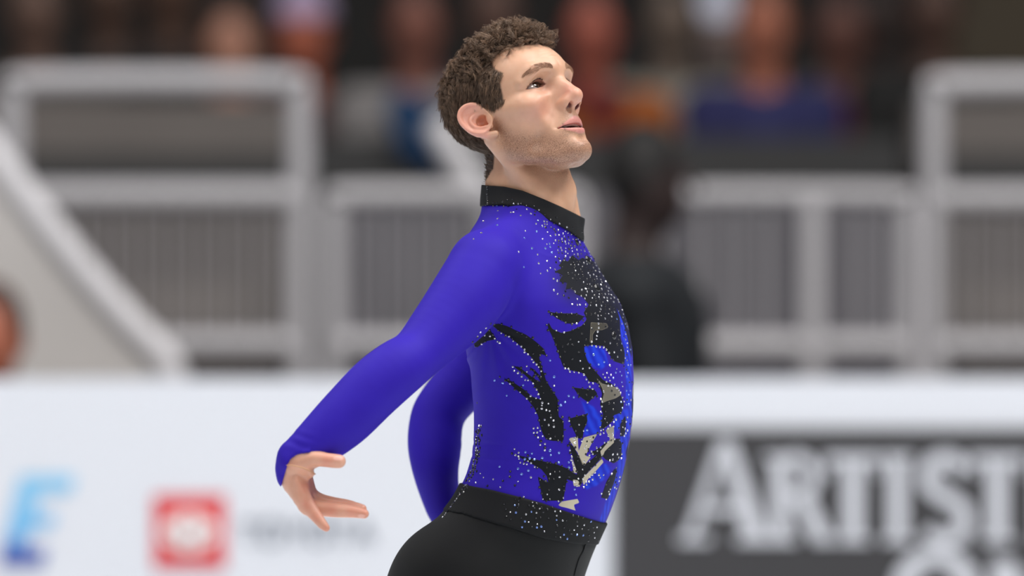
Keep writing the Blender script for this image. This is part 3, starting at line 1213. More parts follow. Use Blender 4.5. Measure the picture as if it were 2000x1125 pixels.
BLACK = [
    crop(900, 600, [(330, 190), (420, 182), (520, 212), (600, 252), (720, 303), (830, 383), (905, 450), (945, 535), (870, 512), (862, 560), (905, 700), (935, 800), (990, 890), (1062, 1000), (1072, 1130),
                    (1075, 1200), (1130, 1250), (1130, 1470), (1010, 1470), (940, 1455), (900, 1390), (870, 1300), (850, 1195), (805, 1105), (730, 1010), (620, 915), (545, 850), (445, 762), (560, 815), (690, 900), (790, 985), (880, 1015),
                    (850, 930), (790, 830), (700, 740), (560, 640), (640, 655), (740, 735), (830, 800), (880, 830), (845, 760), (735, 645), (800, 680), (880, 760), (868, 690), (835, 630), (785, 560), (705, 485), (625, 400), (520, 320), (420, 262)]),
    crop(900, 600, [(118, 385), (195, 295), (262, 235), (312, 238), (395, 352), (290, 372), (232, 402), (180, 445)]),
    [(1003, 887), (1025, 892), (1053, 899), (1085, 906), (1106, 914), (1130, 930), (1140, 944), (1125, 942), (1107, 936), (1104, 955), (1100, 978), (1060, 978), (1056, 955), (1050, 929), (1062, 938), (1071, 942), (1068, 930), (1058, 917), (1046, 910)],
    # chest mass
    [(1093, 516), (1100, 506), (1109, 511), (1118, 498), (1130, 508), (1142, 500), (1148, 512), (1162, 520), (1178, 545), (1192, 566), (1206, 592), (1214, 620), (1212, 660), (1222, 690), (1219, 712), (1200, 706), (1188, 690), (1180, 676), (1158, 674), (1141, 676), (1142, 690),
     (1148, 706), (1160, 722), (1178, 742), (1196, 750), (1210, 764), (1219, 790), (1214, 806), (1196, 812), (1197, 822), (1184, 834), (1173, 838), (1178, 806), (1172, 790), (1176, 768), (1168, 748), (1150, 745), (1145, 735), (1136, 728), (1110, 722),
     (1100, 716), (1094, 700), (1086, 676), (1078, 656), (1070, 640), (1070, 626), (1078, 642), (1096, 650), (1115, 646), (1136, 636), (1146, 624), (1140, 610), (1150, 595), (1138, 580), (1124, 574), (1118, 562), (1104, 566), (1108, 552), (1090, 550), (1099, 538), (1084, 530), (1097, 524)],
    [(1068, 608), (1085, 611), (1105, 612), (1125, 612), (1142, 618), (1128, 632), (1108, 632), (1088, 622)],
    crop(1060, 600, [(335, 880), (480, 900), (560, 895), (605, 950), (500, 1045), (440, 1005), (385, 955)]),
    crop(1060, 780, [(285, 212), (480, 158), (492, 240), (452, 330), (440, 425), (385, 430), (300, 262)]),
    crop(1060, 780, [(285, 470), (340, 520), (405, 640), (445, 720), (480, 700), (560, 640), (640, 560), (660, 600), (640, 650), (440, 865), (430, 905), (415, 965), (380, 830), (330, 640)]),
    crop(1060, 780, [(640, 110), (700, 60), (775, 20), (775, 230), (700, 292), (610, 375), (560, 450), (480, 590), (580, 560), (700, 470), (770, 440), (830, 430), (870, 480), (875, 640), (780, 705), (690, 660), (620, 590), (560, 620), (500, 560), (560, 440), (600, 380), (720, 260)]),
    crop(1060, 780, [(850, 275), (905, 180), (965, 150), (962, 250), (905, 400), (850, 410)]),
    crop(1060, 780, [(700, 900), (790, 760), (820, 780), (800, 900), (720, 1100), (640, 1080)]),
]
SILVER = [
    crop(1060, 600, [(530, 168), (700, 178), (722, 222), (650, 250), (580, 250), (548, 300), (548, 392), (518, 388)]),
    crop(1060, 600, [(588, 775), (650, 838), (760, 868), (832, 888), (865, 960), (800, 1000), (705, 1030), (650, 1055), (672, 950), (650, 880)]),
    crop(1060, 780, [(283, 428), (385, 408), (392, 575), (450, 420), (602, 378), (545, 470), (500, 560), (468, 622), (532, 630), (460, 722), (438, 720), (390, 600)]),
    crop(1060, 780, [(690, 335), (782, 288), (782, 475), (682, 570), (652, 642), (632, 572), (742, 440)]),
    crop(1060, 780, [(433, 872), (650, 652), (668, 690), (590, 780), (500, 872), (450, 945)]),
    crop(1060, 780, [(296, 520), (320, 640), (385, 815), (340, 805)]),
    crop(1060, 780, [(330, 880), (392, 890), (412, 962), (340, 952)]),
    crop(980, 920, [(600, 372), (640, 328), (812, 298), (832, 340), (770, 362), (792, 424), (700, 396)], 5.4875),
]
SATIN = [
    crop(1060, 600, [(448, 440), (560, 415), (680, 470), (720, 620), (640, 690), (560, 650), (482, 585)]),
    crop(1060, 780, [(425, 15), (560, 80), (722, 262), (600, 372), (450, 402), (485, 200)]),
    [(1203, 575), (1212, 585), (1222, 610), (1230, 640), (1250, 700), (1250, 1010), (1170, 1022), (1190, 960), (1196, 930), (1206, 905), (1210, 860), (1214, 830), (1200, 850), (1200, 800), (1222, 800), (1224, 720), (1218, 650), (1210, 610)],
    crop(1060, 780, [(620, 735), (700, 700), (760, 760), (700, 860), (590, 950), (480, 990), (450, 950), (520, 870)]),
]


def fold(P):
    """mirror his far side onto the near side"""
    q = P @ BR
    cxz = np.interp(P[:, 2], _fine, T_C)
    q = q - cxz * BR[0]
    return P - np.where(q < 0, 2 * q, 0)[:, None] * BR


def union_sd(P, polys):
    x, y = px_of(fold(P))
    m = (x > 880) & (y > 440) & (y < 1040) & (P @ BF > -.088)
    d = np.full(len(P), 60.)
    for pl in polys:
        d[m] = np.minimum(d[m], poly_sd(x[m], y[m], pl))
    return d


def lateral(P):
    return (P @ BR) - np.interp(P[:, 2], _fine, T_C) * BR[0]


# the sleeves carry no print
_arm = np.minimum(arm_near(V.astype(np.float32)), arm_far(V.astype(np.float32)))
_tor = torso_w(V.astype(np.float32))
on_arm = sstep(_tor - _arm, .0, .006) * 40
shirt_me = mesh_np('shirt', V, F)
_x, _y = px_of(fold(V))
_lat = lateral(V) * 1000
front = (V @ BF - np.interp(V[:, 2], _fine, T_C) * BF[0] > 0)
mid_strip = np.where(front & (_y > 585), np.maximum(_lat - 1.5, -34 - _lat), 60.)     # pleated inset down the middle
free = np.where(front, np.clip(9 - np.abs(_lat + 22) + 14, 0, 40) * (_lat < 1) * (_y > 585), 0)
set_f(shirt_me, 'black_print', union_sd(V, BLACK) + on_arm + free)
set_f(shirt_me, 'foil_print', union_sd(V, SILVER) + on_arm + free)
set_f(shirt_me, 'satin_print', np.minimum(union_sd(V, SATIN), mid_strip) + on_arm)
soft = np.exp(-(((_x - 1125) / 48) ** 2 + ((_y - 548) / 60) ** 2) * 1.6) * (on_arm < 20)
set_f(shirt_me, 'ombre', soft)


def shirt_mat():
    k = NT('stretch_fabric')
    tc = k.n('ShaderNodeTexCoord')
    nz = k.n('ShaderNodeTexNoise', i_Scale=25., i_Detail=3.)
    k.l(tc.outputs['Object'], nz.inputs['Vector'])
    base = k.n('ShaderNodeMix', data_type='RGBA')
    base.inputs['A'].default_value = (*lin(46, 27, 156), 1)
    base.inputs['B'].default_value = (*lin(50, 32, 168), 1)
    k.l(nz.outputs['Fac'], base.inputs['Factor'])
    # satin insets with fine pleats
    wv = k.n('ShaderNodeTexWave', i_Scale=22., i_Distortion=5.)
    wv.bands_direction = 'DIAGONAL'
    k.l(tc.outputs['Object'], wv.inputs['Vector'])
    sat = k.n('ShaderNodeMix', data_type='RGBA')
    sat.inputs['A'].default_value = (*lin(26, 36, 176), 1)
    sat.inputs['B'].default_value = (*lin(34, 62, 208), 1)
    k.l(wv.outputs['Color'], sat.inputs['Factor'])
    cur = base.outputs['Result']

    def layer(attr, colour, cur, w=.6, out=None):
        at = k.n('ShaderNodeAttribute', attribute_name=attr)
        mr = k.n('ShaderNodeMapRange', interpolation_type='SMOOTHSTEP')
        mr.inputs['From Min'].default_value = w
        mr.inputs['From Max'].default_value = -w
        k.l(at.outputs['Fac'], mr.inputs['Value'])
        mx = k.n('ShaderNodeMix', data_type='RGBA')
        k.l(mr.outputs['Result'], mx.inputs['Factor'])
        k.l(cur, mx.inputs['A'])
        if hasattr(colour, 'is_linked'):
            k.l(colour, mx.inputs['B'])
        else:
            mx.inputs['B'].default_value = (*colour, 1)
        return mx.outputs['Result'], mr.outputs['Result']
    cur, _ = layer('satin_print', sat.outputs['Result'], cur, 3.0)
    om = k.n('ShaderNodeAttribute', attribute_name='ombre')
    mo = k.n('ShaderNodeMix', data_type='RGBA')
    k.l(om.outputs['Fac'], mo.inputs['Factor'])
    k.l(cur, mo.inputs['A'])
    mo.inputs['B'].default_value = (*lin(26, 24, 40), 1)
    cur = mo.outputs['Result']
    cur, bf = layer('black_print', lin(24, 26, 30), cur)
    cur, sf = layer('foil_print', lin(190, 180, 158), cur)
    k.l(cur, k.b.inputs['Base Color'])
    k.l(sf, k.b.inputs['Metallic'])
    rg = k.n('ShaderNodeMapRange')
    rg.inputs['To Min'].default_value = .62
    rg.inputs['To Max'].default_value = .30
    k.l(sf, rg.inputs['Value'])
    k.l(rg.outputs['Result'], k.b.inputs['Roughness'])
    k.b.inputs['Specular IOR Level'].default_value = .12
    k.b.inputs['Sheen Weight'].default_value = .1
    k.b.inputs['Sheen Roughness'].default_value = .35
    k.b.inputs['Sheen Tint'].default_value = (.28, .25, 1, 1)
    n2 = k.n('ShaderNodeTexNoise', i_Scale=1400., i_Detail=1.)
    k.l(tc.outputs['Object'], n2.inputs['Vector'])
    b1 = k.n('ShaderNodeBump', i_Strength=.08, i_Distance=.0005)
    k.l(n2.outputs['Fac'], b1.inputs['Height'])
    b2 = k.n('ShaderNodeBump', i_Strength=.6, i_Distance=.0012)     # the applied pieces stand proud
    k.l(bf, b2.inputs['Height'])
    k.l(b1.outputs['Normal'], b2.inputs['Normal'])
    k.l(b2.outputs['Normal'], k.b.inputs['Normal'])
    return k.m


shirt = link('shirt', shirt_me, shirt_mat(), skater)
tag(shirt, 'fitted royal blue top with black flame panels')

BLACKF = mat('black_fabric', lin(19, 20, 21), .75, noise=.1, scale=40, bump=.1, bscale=1500, sheen=.04, spec=.2)
COLLARF = mat('collar_fabric', lin(24, 25, 28), .75, noise=.1, scale=40, bump=.1, bscale=1500, spec=.25)


def collar_w(P):
    n = neck_sdf(P)
    d = smin(smin(smin(n, torso_w(P), .03), arm_near(P), .016), arm_far(P), .018) - .0056
    d = smax(d, n - .020, .004)
    d = smax(d, P[:, 2] - Z_COLTOP(P), .002)
    d = smax(d, Z_COLBOT(P) - P[:, 2], .002)
    return d


V, F = surface(collar_w, axis([(-.075, .13, .002)]), axis([(-.10, .11, .002)]), axis([(1.43, 1.56, .002)]))
tag(link('collar', mesh_np('collar', V, F), COLLARF, skater), 'plain black stand-up collar')


def trouser_w(P):
    d = smin(torso_w(P), legs(P), .03) - .0042
    d = smax(d, P[:, 2] - Z_WAIST(P), .0015)
    d = smax(d, .20 - P[:, 2], .004)
    g = np.abs((P[:, 0] - cxh) * BR[0] + P[:, 1] * BR[1])            # cleft between the two sides of the seat
    b = np.exp(-(g / .012) ** 2) * sstep(-(P[:, 0] - cxh), .05, .09) * sstep(-P[:, 2], -1.06, -.98)
    return d + .012 * b.astype(np.float32)


cxh = np.float32(W(955, 1100)[0])
V, F = surface(trouser_w, axis([(-.32, .18, .005)]), axis([(-.26, .26, .005)]), axis([(.18, .88, .009), (.88, 1.12, .004)]))
trousers = link('trousers', mesh_np('trousers', V, F), BLACKF, skater)
tag(trousers, 'high-waisted black stretch trousers')


def band_w(P):
    d = torso_w(P)
    d = smin(d, legs(P), .03) - .0064
    d = smax(d, P[:, 2] - Z_WAIST(P) - .0005, .001)
    return smax(d, Z_BAND(P) - P[:, 2], .0012)


V, F = surface(band_w, axis([(-.19, .17, .003)]), axis([(-.20, .20, .004)]), axis([(.98, 1.11, .002)]))
link('waistband', mesh_np('waistband', V, F), mat('waistband_fabric', lin(21, 22, 24), .75, noise=.1, scale=40, bump=.1, bscale=1500, spec=.2), trousers)

# -- rhinestones, set where the photo shows them
def bvh_of(*objs):
    vs, fs = [], []
    for o in objs:
        m = o.data
        b = len(vs)
        vs += [v.co.copy() for v in m.vertices]
        fs += [tuple(b + i for i in p.vertices) for p in m.polygons]
    return BVHTree.FromPolygons(vs, fs)


WAIST = [o for o in bpy.data.objects if o.name in ('waistband', 'trousers', 'collar')]
CLOTH = bvh_of(shirt, *WAIST)
CAM0 = Vector((0, -D, ZC))


def on_cloth(px, py):
    p = Vector(W(px, py))
    h = CLOTH.ray_cast(CAM0, (p - CAM0).normalized())
    return (h[0], h[1]) if h[0] is not None and h[0].y < .25 else None


st_rng = random.Random(11)
STONES = {'crystal': [], 'jet': [], 'sapphire': []}
taken = []


def stone(kind, px, py, r=2.3, gap=4.6):
    if any(abs(px - a) < gap and abs(py - b) < gap for a, b in taken):
        return
    h = on_cloth(px, py)
    if h is None:
        return
    taken.append((px, py))
    STONES[kind].append((h[0], h[1], r * (.86 if kind == 'crystal' else 1.0) * st_rng.uniform(.8, 1.12) / 1000))


def along(poly, step, kinds, jit=2., closed=True, r=2.3):
    pts = list(poly) + ([poly[0]] if closed else [])
    for (a, b), (c, d) in zip(pts[:-1], pts[1:]):
        n = max(1, int(math.hypot(c - a, d - b) / step))
        for k in range(n):
            t = (k + st_rng.random() * .5) / n
            stone(st_rng.choice(kinds), a + (c - a) * t + st_rng.gauss(0, jit), b + (d - b) * t + st_rng.gauss(0, jit), r)


# bright rows first
ROWS = [
    crop(900, 600, [(215, 278), (265, 308), (320, 318), (372, 345), (425, 392)]), crop(900, 600, [(445, 285), (530, 322), (575, 372), (620, 408), (665, 430), (700, 495), (738, 518), (778, 572), (832, 628), (884, 702)]),
    crop(900, 600, [(570, 655), (628, 722), (668, 760), (738, 802), (795, 838), (832, 905), (852, 955), (895, 1050), (890, 1115), (940, 1130), (975, 1140), (990, 1210), (1018, 1245), (1022, 1312)]),
    crop(900, 780, [(800, 318), (845, 312), (872, 345), (802, 368), (848, 418), (900, 405), (872, 500), (926, 490), (922, 560)]),
    crop(900, 780, [(590, 545), (635, 585), (600, 612), (632, 625), (655, 695), (725, 714), (772, 700), (812, 742)]),
    crop(1060, 600, [(245, 672), (298, 708), (345, 712), (395, 720), (452, 742), (478, 792), (505, 825), (552, 838), (515, 872), (548, 898)]),
    crop(1060, 600, [(606, 92), (608, 130), (612, 180), (604, 268), (596, 315), (590, 350), (538, 382), (540, 422), (588, 432), (628, 436), (670, 440), (700, 465), (728, 500), (785, 495), (822, 545)]),
    crop(1060, 600, [(512, 668), (662, 738), (684, 770), (700, 818), (738, 806), (720, 860), (757, 862), (788, 850), (815, 885), (836, 908), (856, 942), (876, 992), (894, 1036)]),
    crop(1060, 600, [(640, 1010), (650, 1090), (640, 1150)]),
    crop(1060, 780, [(805, 222), (782, 250), (778, 296), (740, 290), (718, 318), (640, 340), (632, 382), (670, 370), (718, 398), (768, 368), (790, 435), (715, 465), (680, 475)]),
    crop(1060, 780, [(298, 560), (318, 628), (312, 668), (328, 705), (342, 742)]), crop(1060, 780, [(345, 432), (355, 478), (520, 422), (475, 475), (462, 538), (455, 682)]),
    crop(1060, 780, [(470, 610), (512, 612), (548, 600), (534, 572), (598, 566), (636, 530), (592, 532)]),
    crop(1060, 780, [(450, 966), (480, 938), (508, 905), (478, 908), (548, 880), (518, 852), (545, 828), (574, 802), (618, 828), (630, 858), (668, 830)]),
    crop(1060, 780, [(770, 605), (820, 602), (868, 600), (835, 638), (862, 650), (768, 662)]), crop(1060, 780, [(880, 305), (905, 325), (912, 372), (895, 400), (930, 340), (915, 245), (930, 195)]),
    crop(1060, 780, [(725, 1010), (732, 1040), (742, 985), (790, 965), (808, 975), (838, 895), (846, 850)]), crop(1060, 780, [(350, 905), (372, 950), (385, 940)]),
]
for rw in ROWS:
    for (a, b), (c, d) in zip(rw, rw[1:] + rw[-1:]):
        stone('crystal', a, b, 2.5, 3.0)
        if math.hypot(c - a, d - b) > 11:
            stone(st_rng.choice(('crystal', 'jet')), (a + c) / 2 + st_rng.gauss(0, 1.5), (b + d) / 2 + st_rng.gauss(0, 1.5), 2.3)
# glittering front edge of the yoke
YOKE = [(1064, 438), (1085, 456), (1108, 462), (1132, 468), (1142, 482), (1158, 500), (1170, 520), (1180, 540), (1190, 562), (1200, 578), (1212, 590), (1222, 608)]
for k in range(8):
    along(YOKE, 5.5, ('crystal', 'crystal', 'crystal', 'jet'), 6.5, False, 2.2)
along([(1090, 452), (1115, 463), (1135, 470)], 5, ('crystal',), 1.5, False, 2.3)
along([(1108, 494), (1122, 488), (1140, 492), (1150, 502), (1158, 515)], 5, ('crystal', 'crystal', 'jet'), 7, False, 2.2)
along([(1110, 498), (1100, 500), (1098, 480), (1120, 486)], 5, ('crystal', 'jet'), 7, False, 2.1)
along([(1150, 530), (1165, 545), (1178, 556), (1185, 572)], 5, ('crystal', 'crystal', 'jet'), 5, False, 2.3)
along([(1070, 512), (1082, 530), (1088, 548), (1084, 562), (1096, 578), (1118, 590), (1136, 596), (1165, 596), (1190, 588)], 7, ('crystal', 'crystal', 'jet'), 4, False, 2.3)
along([(1218, 620), (1222, 660), (1226, 700), (1228, 740), (1229, 790)], 5, ('crystal', 'jet', 'sapphire', 'crystal'), 3.0, False, 1.9)
along([(1212, 620), (1216, 670), (1222, 700), (1215, 720), (1212, 760), (1220, 800)], 6, ('jet', 'sapphire', 'crystal', 'sapphire'), 5, False, 1.9)
along([(1062, 476), (1075, 490), (1090, 502)], 5, ('sapphire', 'crystal'), 2, False, 2.0)
along([(1182, 745), (1200, 720), (1190, 735), (1205, 745)], 6, ('sapphire', 'jet', 'crystal'), 8, False, 2.0)
for k in range(420):
    t = st_rng.random()
    cx_, cy_ = np.interp(t, [0, .35, .7, 1], [1105, 1150, 1180, 1205]), np.interp(t, [0, .35, .7, 1], [462, 510, 560, 610])
    stone(st_rng.choice(('crystal', 'jet', 'jet', 'crystal', 'jet')), cx_ + st_rng.gauss(-8, 16), cy_ + st_rng.gauss(6, 16), st_rng.choice((1.7, 2.1, 2.4)), 4.4)
# black stones on the dark panels
for pl in BLACK:
    along(pl, 10, ('jet', 'jet', 'jet', 'jet', 'crystal'), 1.8, True, 2.3)
    xs_, ys_ = [p[0] for p in pl], [p[1] for p in pl]
    area_ = (max(xs_) - min(xs_)) * (max(ys_) - min(ys_))
    for k in range(int(area_ / 110)):
        a, b = st_rng.uniform(min(xs_), max(xs_)), st_rng.uniform(min(ys_), max(ys_))
        if poly_sd(np.array([a]), np.array([b]), pl)[0] < 1:
            stone(st_rng.choice(('jet', 'jet', 'jet', 'jet', 'crystal')), a, b, 2.2, 8)
# loose ones on the blue
for a, b in [(925, 467), (940, 455), (944, 432), (971, 402), (972, 412), (972, 427), (971, 440), (998, 415), (1003, 415), (1017, 421), (1026, 451), (1024, 465), (1013, 492), (1023, 522), (1039, 485), (1050, 497), (1052, 514), (1056, 534), (1069, 529),
             (1051, 431), (1047, 437), (1062, 442), (1048, 452), (1071, 453), (1060, 467), (1073, 476), (1065, 485), (1035, 488)]:
    stone('crystal' if st_rng.random() < .6 else 'sapphire', a, b, 2.3)
for a, b in crop(900, 600, [(370, 803), (460, 833), (525, 848), (577, 918), (505, 970), (685, 856), (1025, 765), (1025, 862), (980, 585), (1098, 1078)]) + crop(900, 780, [(710, 580), (782, 595), (704, 657), (756, 648), (810, 660), (895, 645), (980, 563), (1078, 588), (988, 613), (1030, 688), (1076, 692), (425, 740), (628, 762), (742, 783), (668, 822), (770, 857)]) + crop(
        1060, 780, [(488, 338), (80, 562), (178, 585), (88, 613), (130, 688), (175, 692), (285, 692), (288, 748), (365, 1050), (350, 988)]) + crop(1060, 600, [(558, 522), (675, 602), (615, 630), (738, 640), (285, 975), (340, 990), (245, 1042), (200, 1080)]):
    stone('sapphire' if st_rng.random() < .75 else 'crystal', a, b, 2.5, 3)
for a, b in crop(900, 780, [(215, 815), (250, 857), (357, 877), (462, 895), (543, 792), (540, 850), (627, 903), (595, 945), (435, 967), (293, 950), (165, 915), (180, 38)]):
    stone('crystal' if st_rng.random() < .5 else 'jet', a, b, 2.1)
# waistband and the trim down the back
for k in range(150):
    a = 1000 + 170 * st_rng.random() ** .75
    zt, zb = np.interp(a, [1010, 1055, 1110, 1175], [965, 977, 997, 1020]), np.interp(a, [1000, 1060, 1120, 1180], [1026, 1046, 1058, 1066])
    stone(st_rng.choice(('crystal', 'jet', 'jet', 'sapphire')), a, st_rng.uniform(zt + 2, zb - 2), 2.1, 7)
for a, b in crop(980, 920, [(25, 350), (45, 410), (90, 440), (50, 485), (95, 515), (180, 318), (168, 390), (260, 465), (330, 335), (378, 348), (350, 395), (428, 392), (445, 440), (378, 458), (485, 510), (380, 568)], 5.4875):
    stone('crystal' if st_rng.random() < .4 else 'jet', a, b, 2.2, 3)
for k in range(46):
    t = k / 45
    b = 835 + 125 * t + st_rng.gauss(0, 2)
    edge = np.interp(b, [830, 880, 915, 945, 965, 1010], [931, 929, 921, 908, 896, 862])
    stone(st_rng.choice(('jet', 'jet', 'jet', 'crystal')), edge + abs(st_rng.gauss(1, 2.5)), b, 3.0, 2.5)
    stone('jet', edge + 5 + abs(st_rng.gauss(1, 3)), b + 1, 2.6, 2.5)
for k in range(16):
    b = 950 + 60 * k / 15
    stone(st_rng.choice(('jet', 'crystal')), np.interp(b, [945, 965, 1010], [908, 896, 862]) + 3, b, 2.2, 3)
for k in range(60):
    a = st_rng.uniform(945, 1125)
    zb = np.interp(a, [950, 985, 1020, 1050, 1085, 1110, 1135], [402, 402, 410, 421, 438, 452, 470])
    stone(st_rng.choice(('jet', 'jet', 'crystal')), a, zb + abs(st_rng.gauss(0, 9)) * -1 + 2, 2.1, 6)
for b in np.linspace(364, 402, 9):
    stone('jet', 951 + st_rng.random() * 2, b, 2.4, 3)

FACET = [(math.cos(2 * math.pi * k / 6), math.sin(2 * math.pi * k / 6)) for k in range(6)]


def gem_mat(name, col, metal, rough):
    k = NT(name)
    nz = k.n('ShaderNodeTexNoise', i_Scale=700.)
    mx = k.n('ShaderNodeMix', data_type='RGBA')
    mx.inputs['A'].default_value = (*np.array(col) * .7, 1)
    mx.inputs['B'].default_value = (*np.clip(np.array(col) * 1.2, 0, 1), 1)
    k.l(nz.outputs['Fac'], mx.inputs['Factor'])
    k.l(mx.outputs['Result'], k.b.inputs['Base Color'])
    k.b.inputs['Metallic'].default_value = metal
    k.b.inputs['Roughness'].default_value = rough
    k.b.inputs['Specular IOR Level'].default_value = .8
    return k.m


GEM = {'crystal': gem_mat('crystal', (.66, .66, .70), .8, .14), 'jet': gem_mat('jet', (.02, .02, .024), .3, .15), 'sapphire': gem_mat('sapphire', (.25, .38, .85), .7, .12)}
for kind, lst in STONES.items():
    V, F = [], []
    for p, n, r in lst:
        n = n.normalized()
        u = n.orthogonal().normalized()
        u.rotate(Matrix.Rotation(st_rng.random() * 6.28, 3, n))
        v = n.cross(u)
        n = (n + u * st_rng.gauss(0, .18) + v * st_rng.gauss(0, .18)).normalized()
        b = len(V)
        for c, s_n in FACET:
            V.append(p - n * r * .15 + (u * c + v * s_n) * r)
        for c, s_n in FACET:
            V.append(p + n * r * .45 + (u * c + v * s_n) * r * .62)
        V.append(p + n * r * .72)
        for k in range(6):
            j = (k + 1) % 6
            F += [(b + k, b + j, b + 6 + j), (b + k, b + 6 + j, b + 6 + k), (b + 6 + k, b + 6 + j, b + 12)]
    me = mesh_np('rhinestones', [tuple(v) for v in V], F, False)
    tag(link({'crystal': 'clear_rhinestones', 'jet': 'black_rhinestones', 'sapphire': 'blue_rhinestones'}[kind], me, GEM[kind], shirt), kind='stuff')
# large oval cabochons down the front
for px, py, sx, sz in ((1126, 473, .0062, .0036), (1147, 508, .0075, .0060), (1165, 562, .0072, .0085), (1199, 655, .0062, .0078)):
    h = on_cloth(px, py)
    if h is None:
        continue
    n = h[1].normalized()
    u = n.orthogonal().normalized()
    u = (Vector((1, 0, -.5)) - n * n.dot(Vector((1, 0, -.5)))).normalized()
    v = n.cross(u)
    V, F = [], []
    for i, (rr, hh) in enumerate(((1, -.1), (1, .12), (.75, .34), (.4, .46))):
        for k in range(12):
            a = 2 * math.pi * k / 12
            V.append(tuple(h[0] + u * math.cos(a) * sx * rr + v * math.sin(a) * sz * rr + n * hh * sx))
    for i in range(3):
        for k in range(12):
            F.append((i * 12 + k, i * 12 + (k + 1) % 12, i * 12 + 12 + (k + 1) % 12, i * 12 + 12 + k))
    for k in (0, 2, 4, 6, 8, 10):
        F.append((36, 36 + k, 36 + (k + 1) % 12, 36 + (k + 2) % 12))
    link('gemstone', mesh_np('gemstone', V, [f for f in F if len(set(f)) == 4]), GEM['jet'], shirt)

# -- elastic loop that holds the sleeve on the hand
loop = catmull([W(551, 909, -.352), W(566, 908.5, -.366), W(585, 912, -.372), W(602, 918, -.370), W(613, 924, -.360), W(616, 926, -.345), W(610, 924, -.325)], 6)
V, F, tv = tubes(loop[None], np.full((1, len(loop)), .0011), np.array([.5]))
link('elastic_loop', mesh_np('elastic_loop', V, F), mat('elastic', lin(196, 148, 112), .6), shirt)

# -- fly seam of the trousers
V = []
for (px, py) in ((1143, 1063), (1139, 1075), (1131, 1090), (1126, 1105), (1121, 1124)):
    h = on_cloth(px, py)
    if h:
        V.append(np.array(h[0] + h[1] * .0006))
if len(V) > 2:
    K = catmull(V, 5)
    V, F, tv = tubes(K[None], np.full((1, len(K)), .0016), np.array([.5]))
    link('seam', mesh_np('seam', V, F), COLLARF, trousers)

# -- skates
BOOT = mat('boot_leather', (.012, .012, .013), .3)
STEEL = mat('blade_steel', (.6, .62, .65), .2, 1.0)
for sgn, ax in ((1, -.03), (-1, -.16)):
    a = np.array([HX + ax, 0, .17]) + BR * .10 * sgn

    def boot_w(P):
        e = cap(P, a + np.array([0, 0, .03]), a + np.array([0, 0, -.06]), .048, .050)
        e = smin(e, cap(P, a + np.array([-.02, 0, -.065]), a + np.array([.15, -.05 * s_(PB), -.078]), .042, .034), .03)
        e = smax(e, .058 - P[:, 2], .004)
        return smax(e, P[:, 2] - .235, .004)
    V, F = surface(boot_w, axis([(a[0] - .08, a[0] + .21, .006)]), axis([(a[1] - .09, a[1] + .08, .006)]), axis([(.05, .245, .006)]), proj=0)
    boot = link('skate_boot', mesh_np('skate_boot', V, F), BOOT, skater)
    bm = bmesh.new()
    for x0, x1, z0, z1, t in ((-.075, .185, .0, .028, .002), (-.06, -.02, .026, .062, .012), (.06, .15, .026, .062, .014), (-.07, .17, .056, .062, .03)):
        r = bmesh.ops.create_cube(bm, size=1)
        for v in r['verts']:
            v.co = Vector((a[0] + (x0 + x1) / 2 + v.co.x * (x1 - x0), a[1] + v.co.y * 2 * t - .02 * (v.co.x) * .3, (z0 + z1) / 2 + v.co.z * (z1 - z0)))
    me = bpy.data.meshes.new('blade')
    bm.to_mesh(me)
    bm.free()
    link('blade', me, STEEL, boot)
# ---- end person


# ------------------------------------------------------------------ rink boards and banners
def box(bm, x0, x1, y0, y1, z0, z1, bevel=0.):
    r = bmesh.ops.create_cube(bm, size=1)
    for v in r['verts']:
        v.co = Vector(((x0 + x1) / 2 + v.co.x * (x1 - x0), (y0 + y1) / 2 + v.co.y * (y1 - y0), (z0 + z1) / 2 + v.co.z * (z1 - z0)))
    if bevel:
        bmesh.ops.bevel(bm, geom=list({e for v in r['verts'] for e in v.link_edges}), offset=bevel, segments=2, affect='EDGES')


def bm_obj(name, bm, m, parent=None, smooth=False):
    me = bpy.data.meshes.new(name)
    bmesh.ops.recalc_face_normals(bm, faces=bm.faces[:])
    bm.to_mesh(me)
    bm.free()
    if smooth:
        for p in me.polygons:
            p.use_smooth = True
    return link(name, me, m, parent)


def boxobj(name, x0, x1, y0, y1, z0, z1, m, parent=None, bevel=0.):
    bm = bmesh.new()
    box(bm, x0, x1, y0, y1, z0, z1, bevel)
    return bm_obj(name, bm, m, parent)


def tube(name, pts, r, m, parent=None, sides=10, n=6, closed=False):
    """round bar through the points, corners eased by the spline"""
    K = np.asarray(pts, float) if n == 0 else catmull(pts, n)
    T = np.gradient(K, axis=0)
    T /= np.linalg.norm(T, axis=1, keepdims=True) + 1e-9
    V, F = [], []
    ref = np.array([0, 1., 0])
    for p, t in zip(K, T):
        u = np.cross(t, ref)
        if np.linalg.norm(u) < 1e-3:
            u = np.cross(t, [1., 0, 0])
        u /= np.linalg.norm(u)
        w = np.cross(t, u)
        for k in range(sides):
            a = 2 * math.pi * k / sides
            V.append(p + (u * math.cos(a) + w * math.sin(a)) * r)
    for i in range(len(K) - 1):
        for k in range(sides):
            F.append((i * sides + k, i * sides + (k + 1) % sides, (i + 1) * sides + (k + 1) % sides, (i + 1) * sides + k))
    return link(name, mesh_np(name, V, F), m, parent)


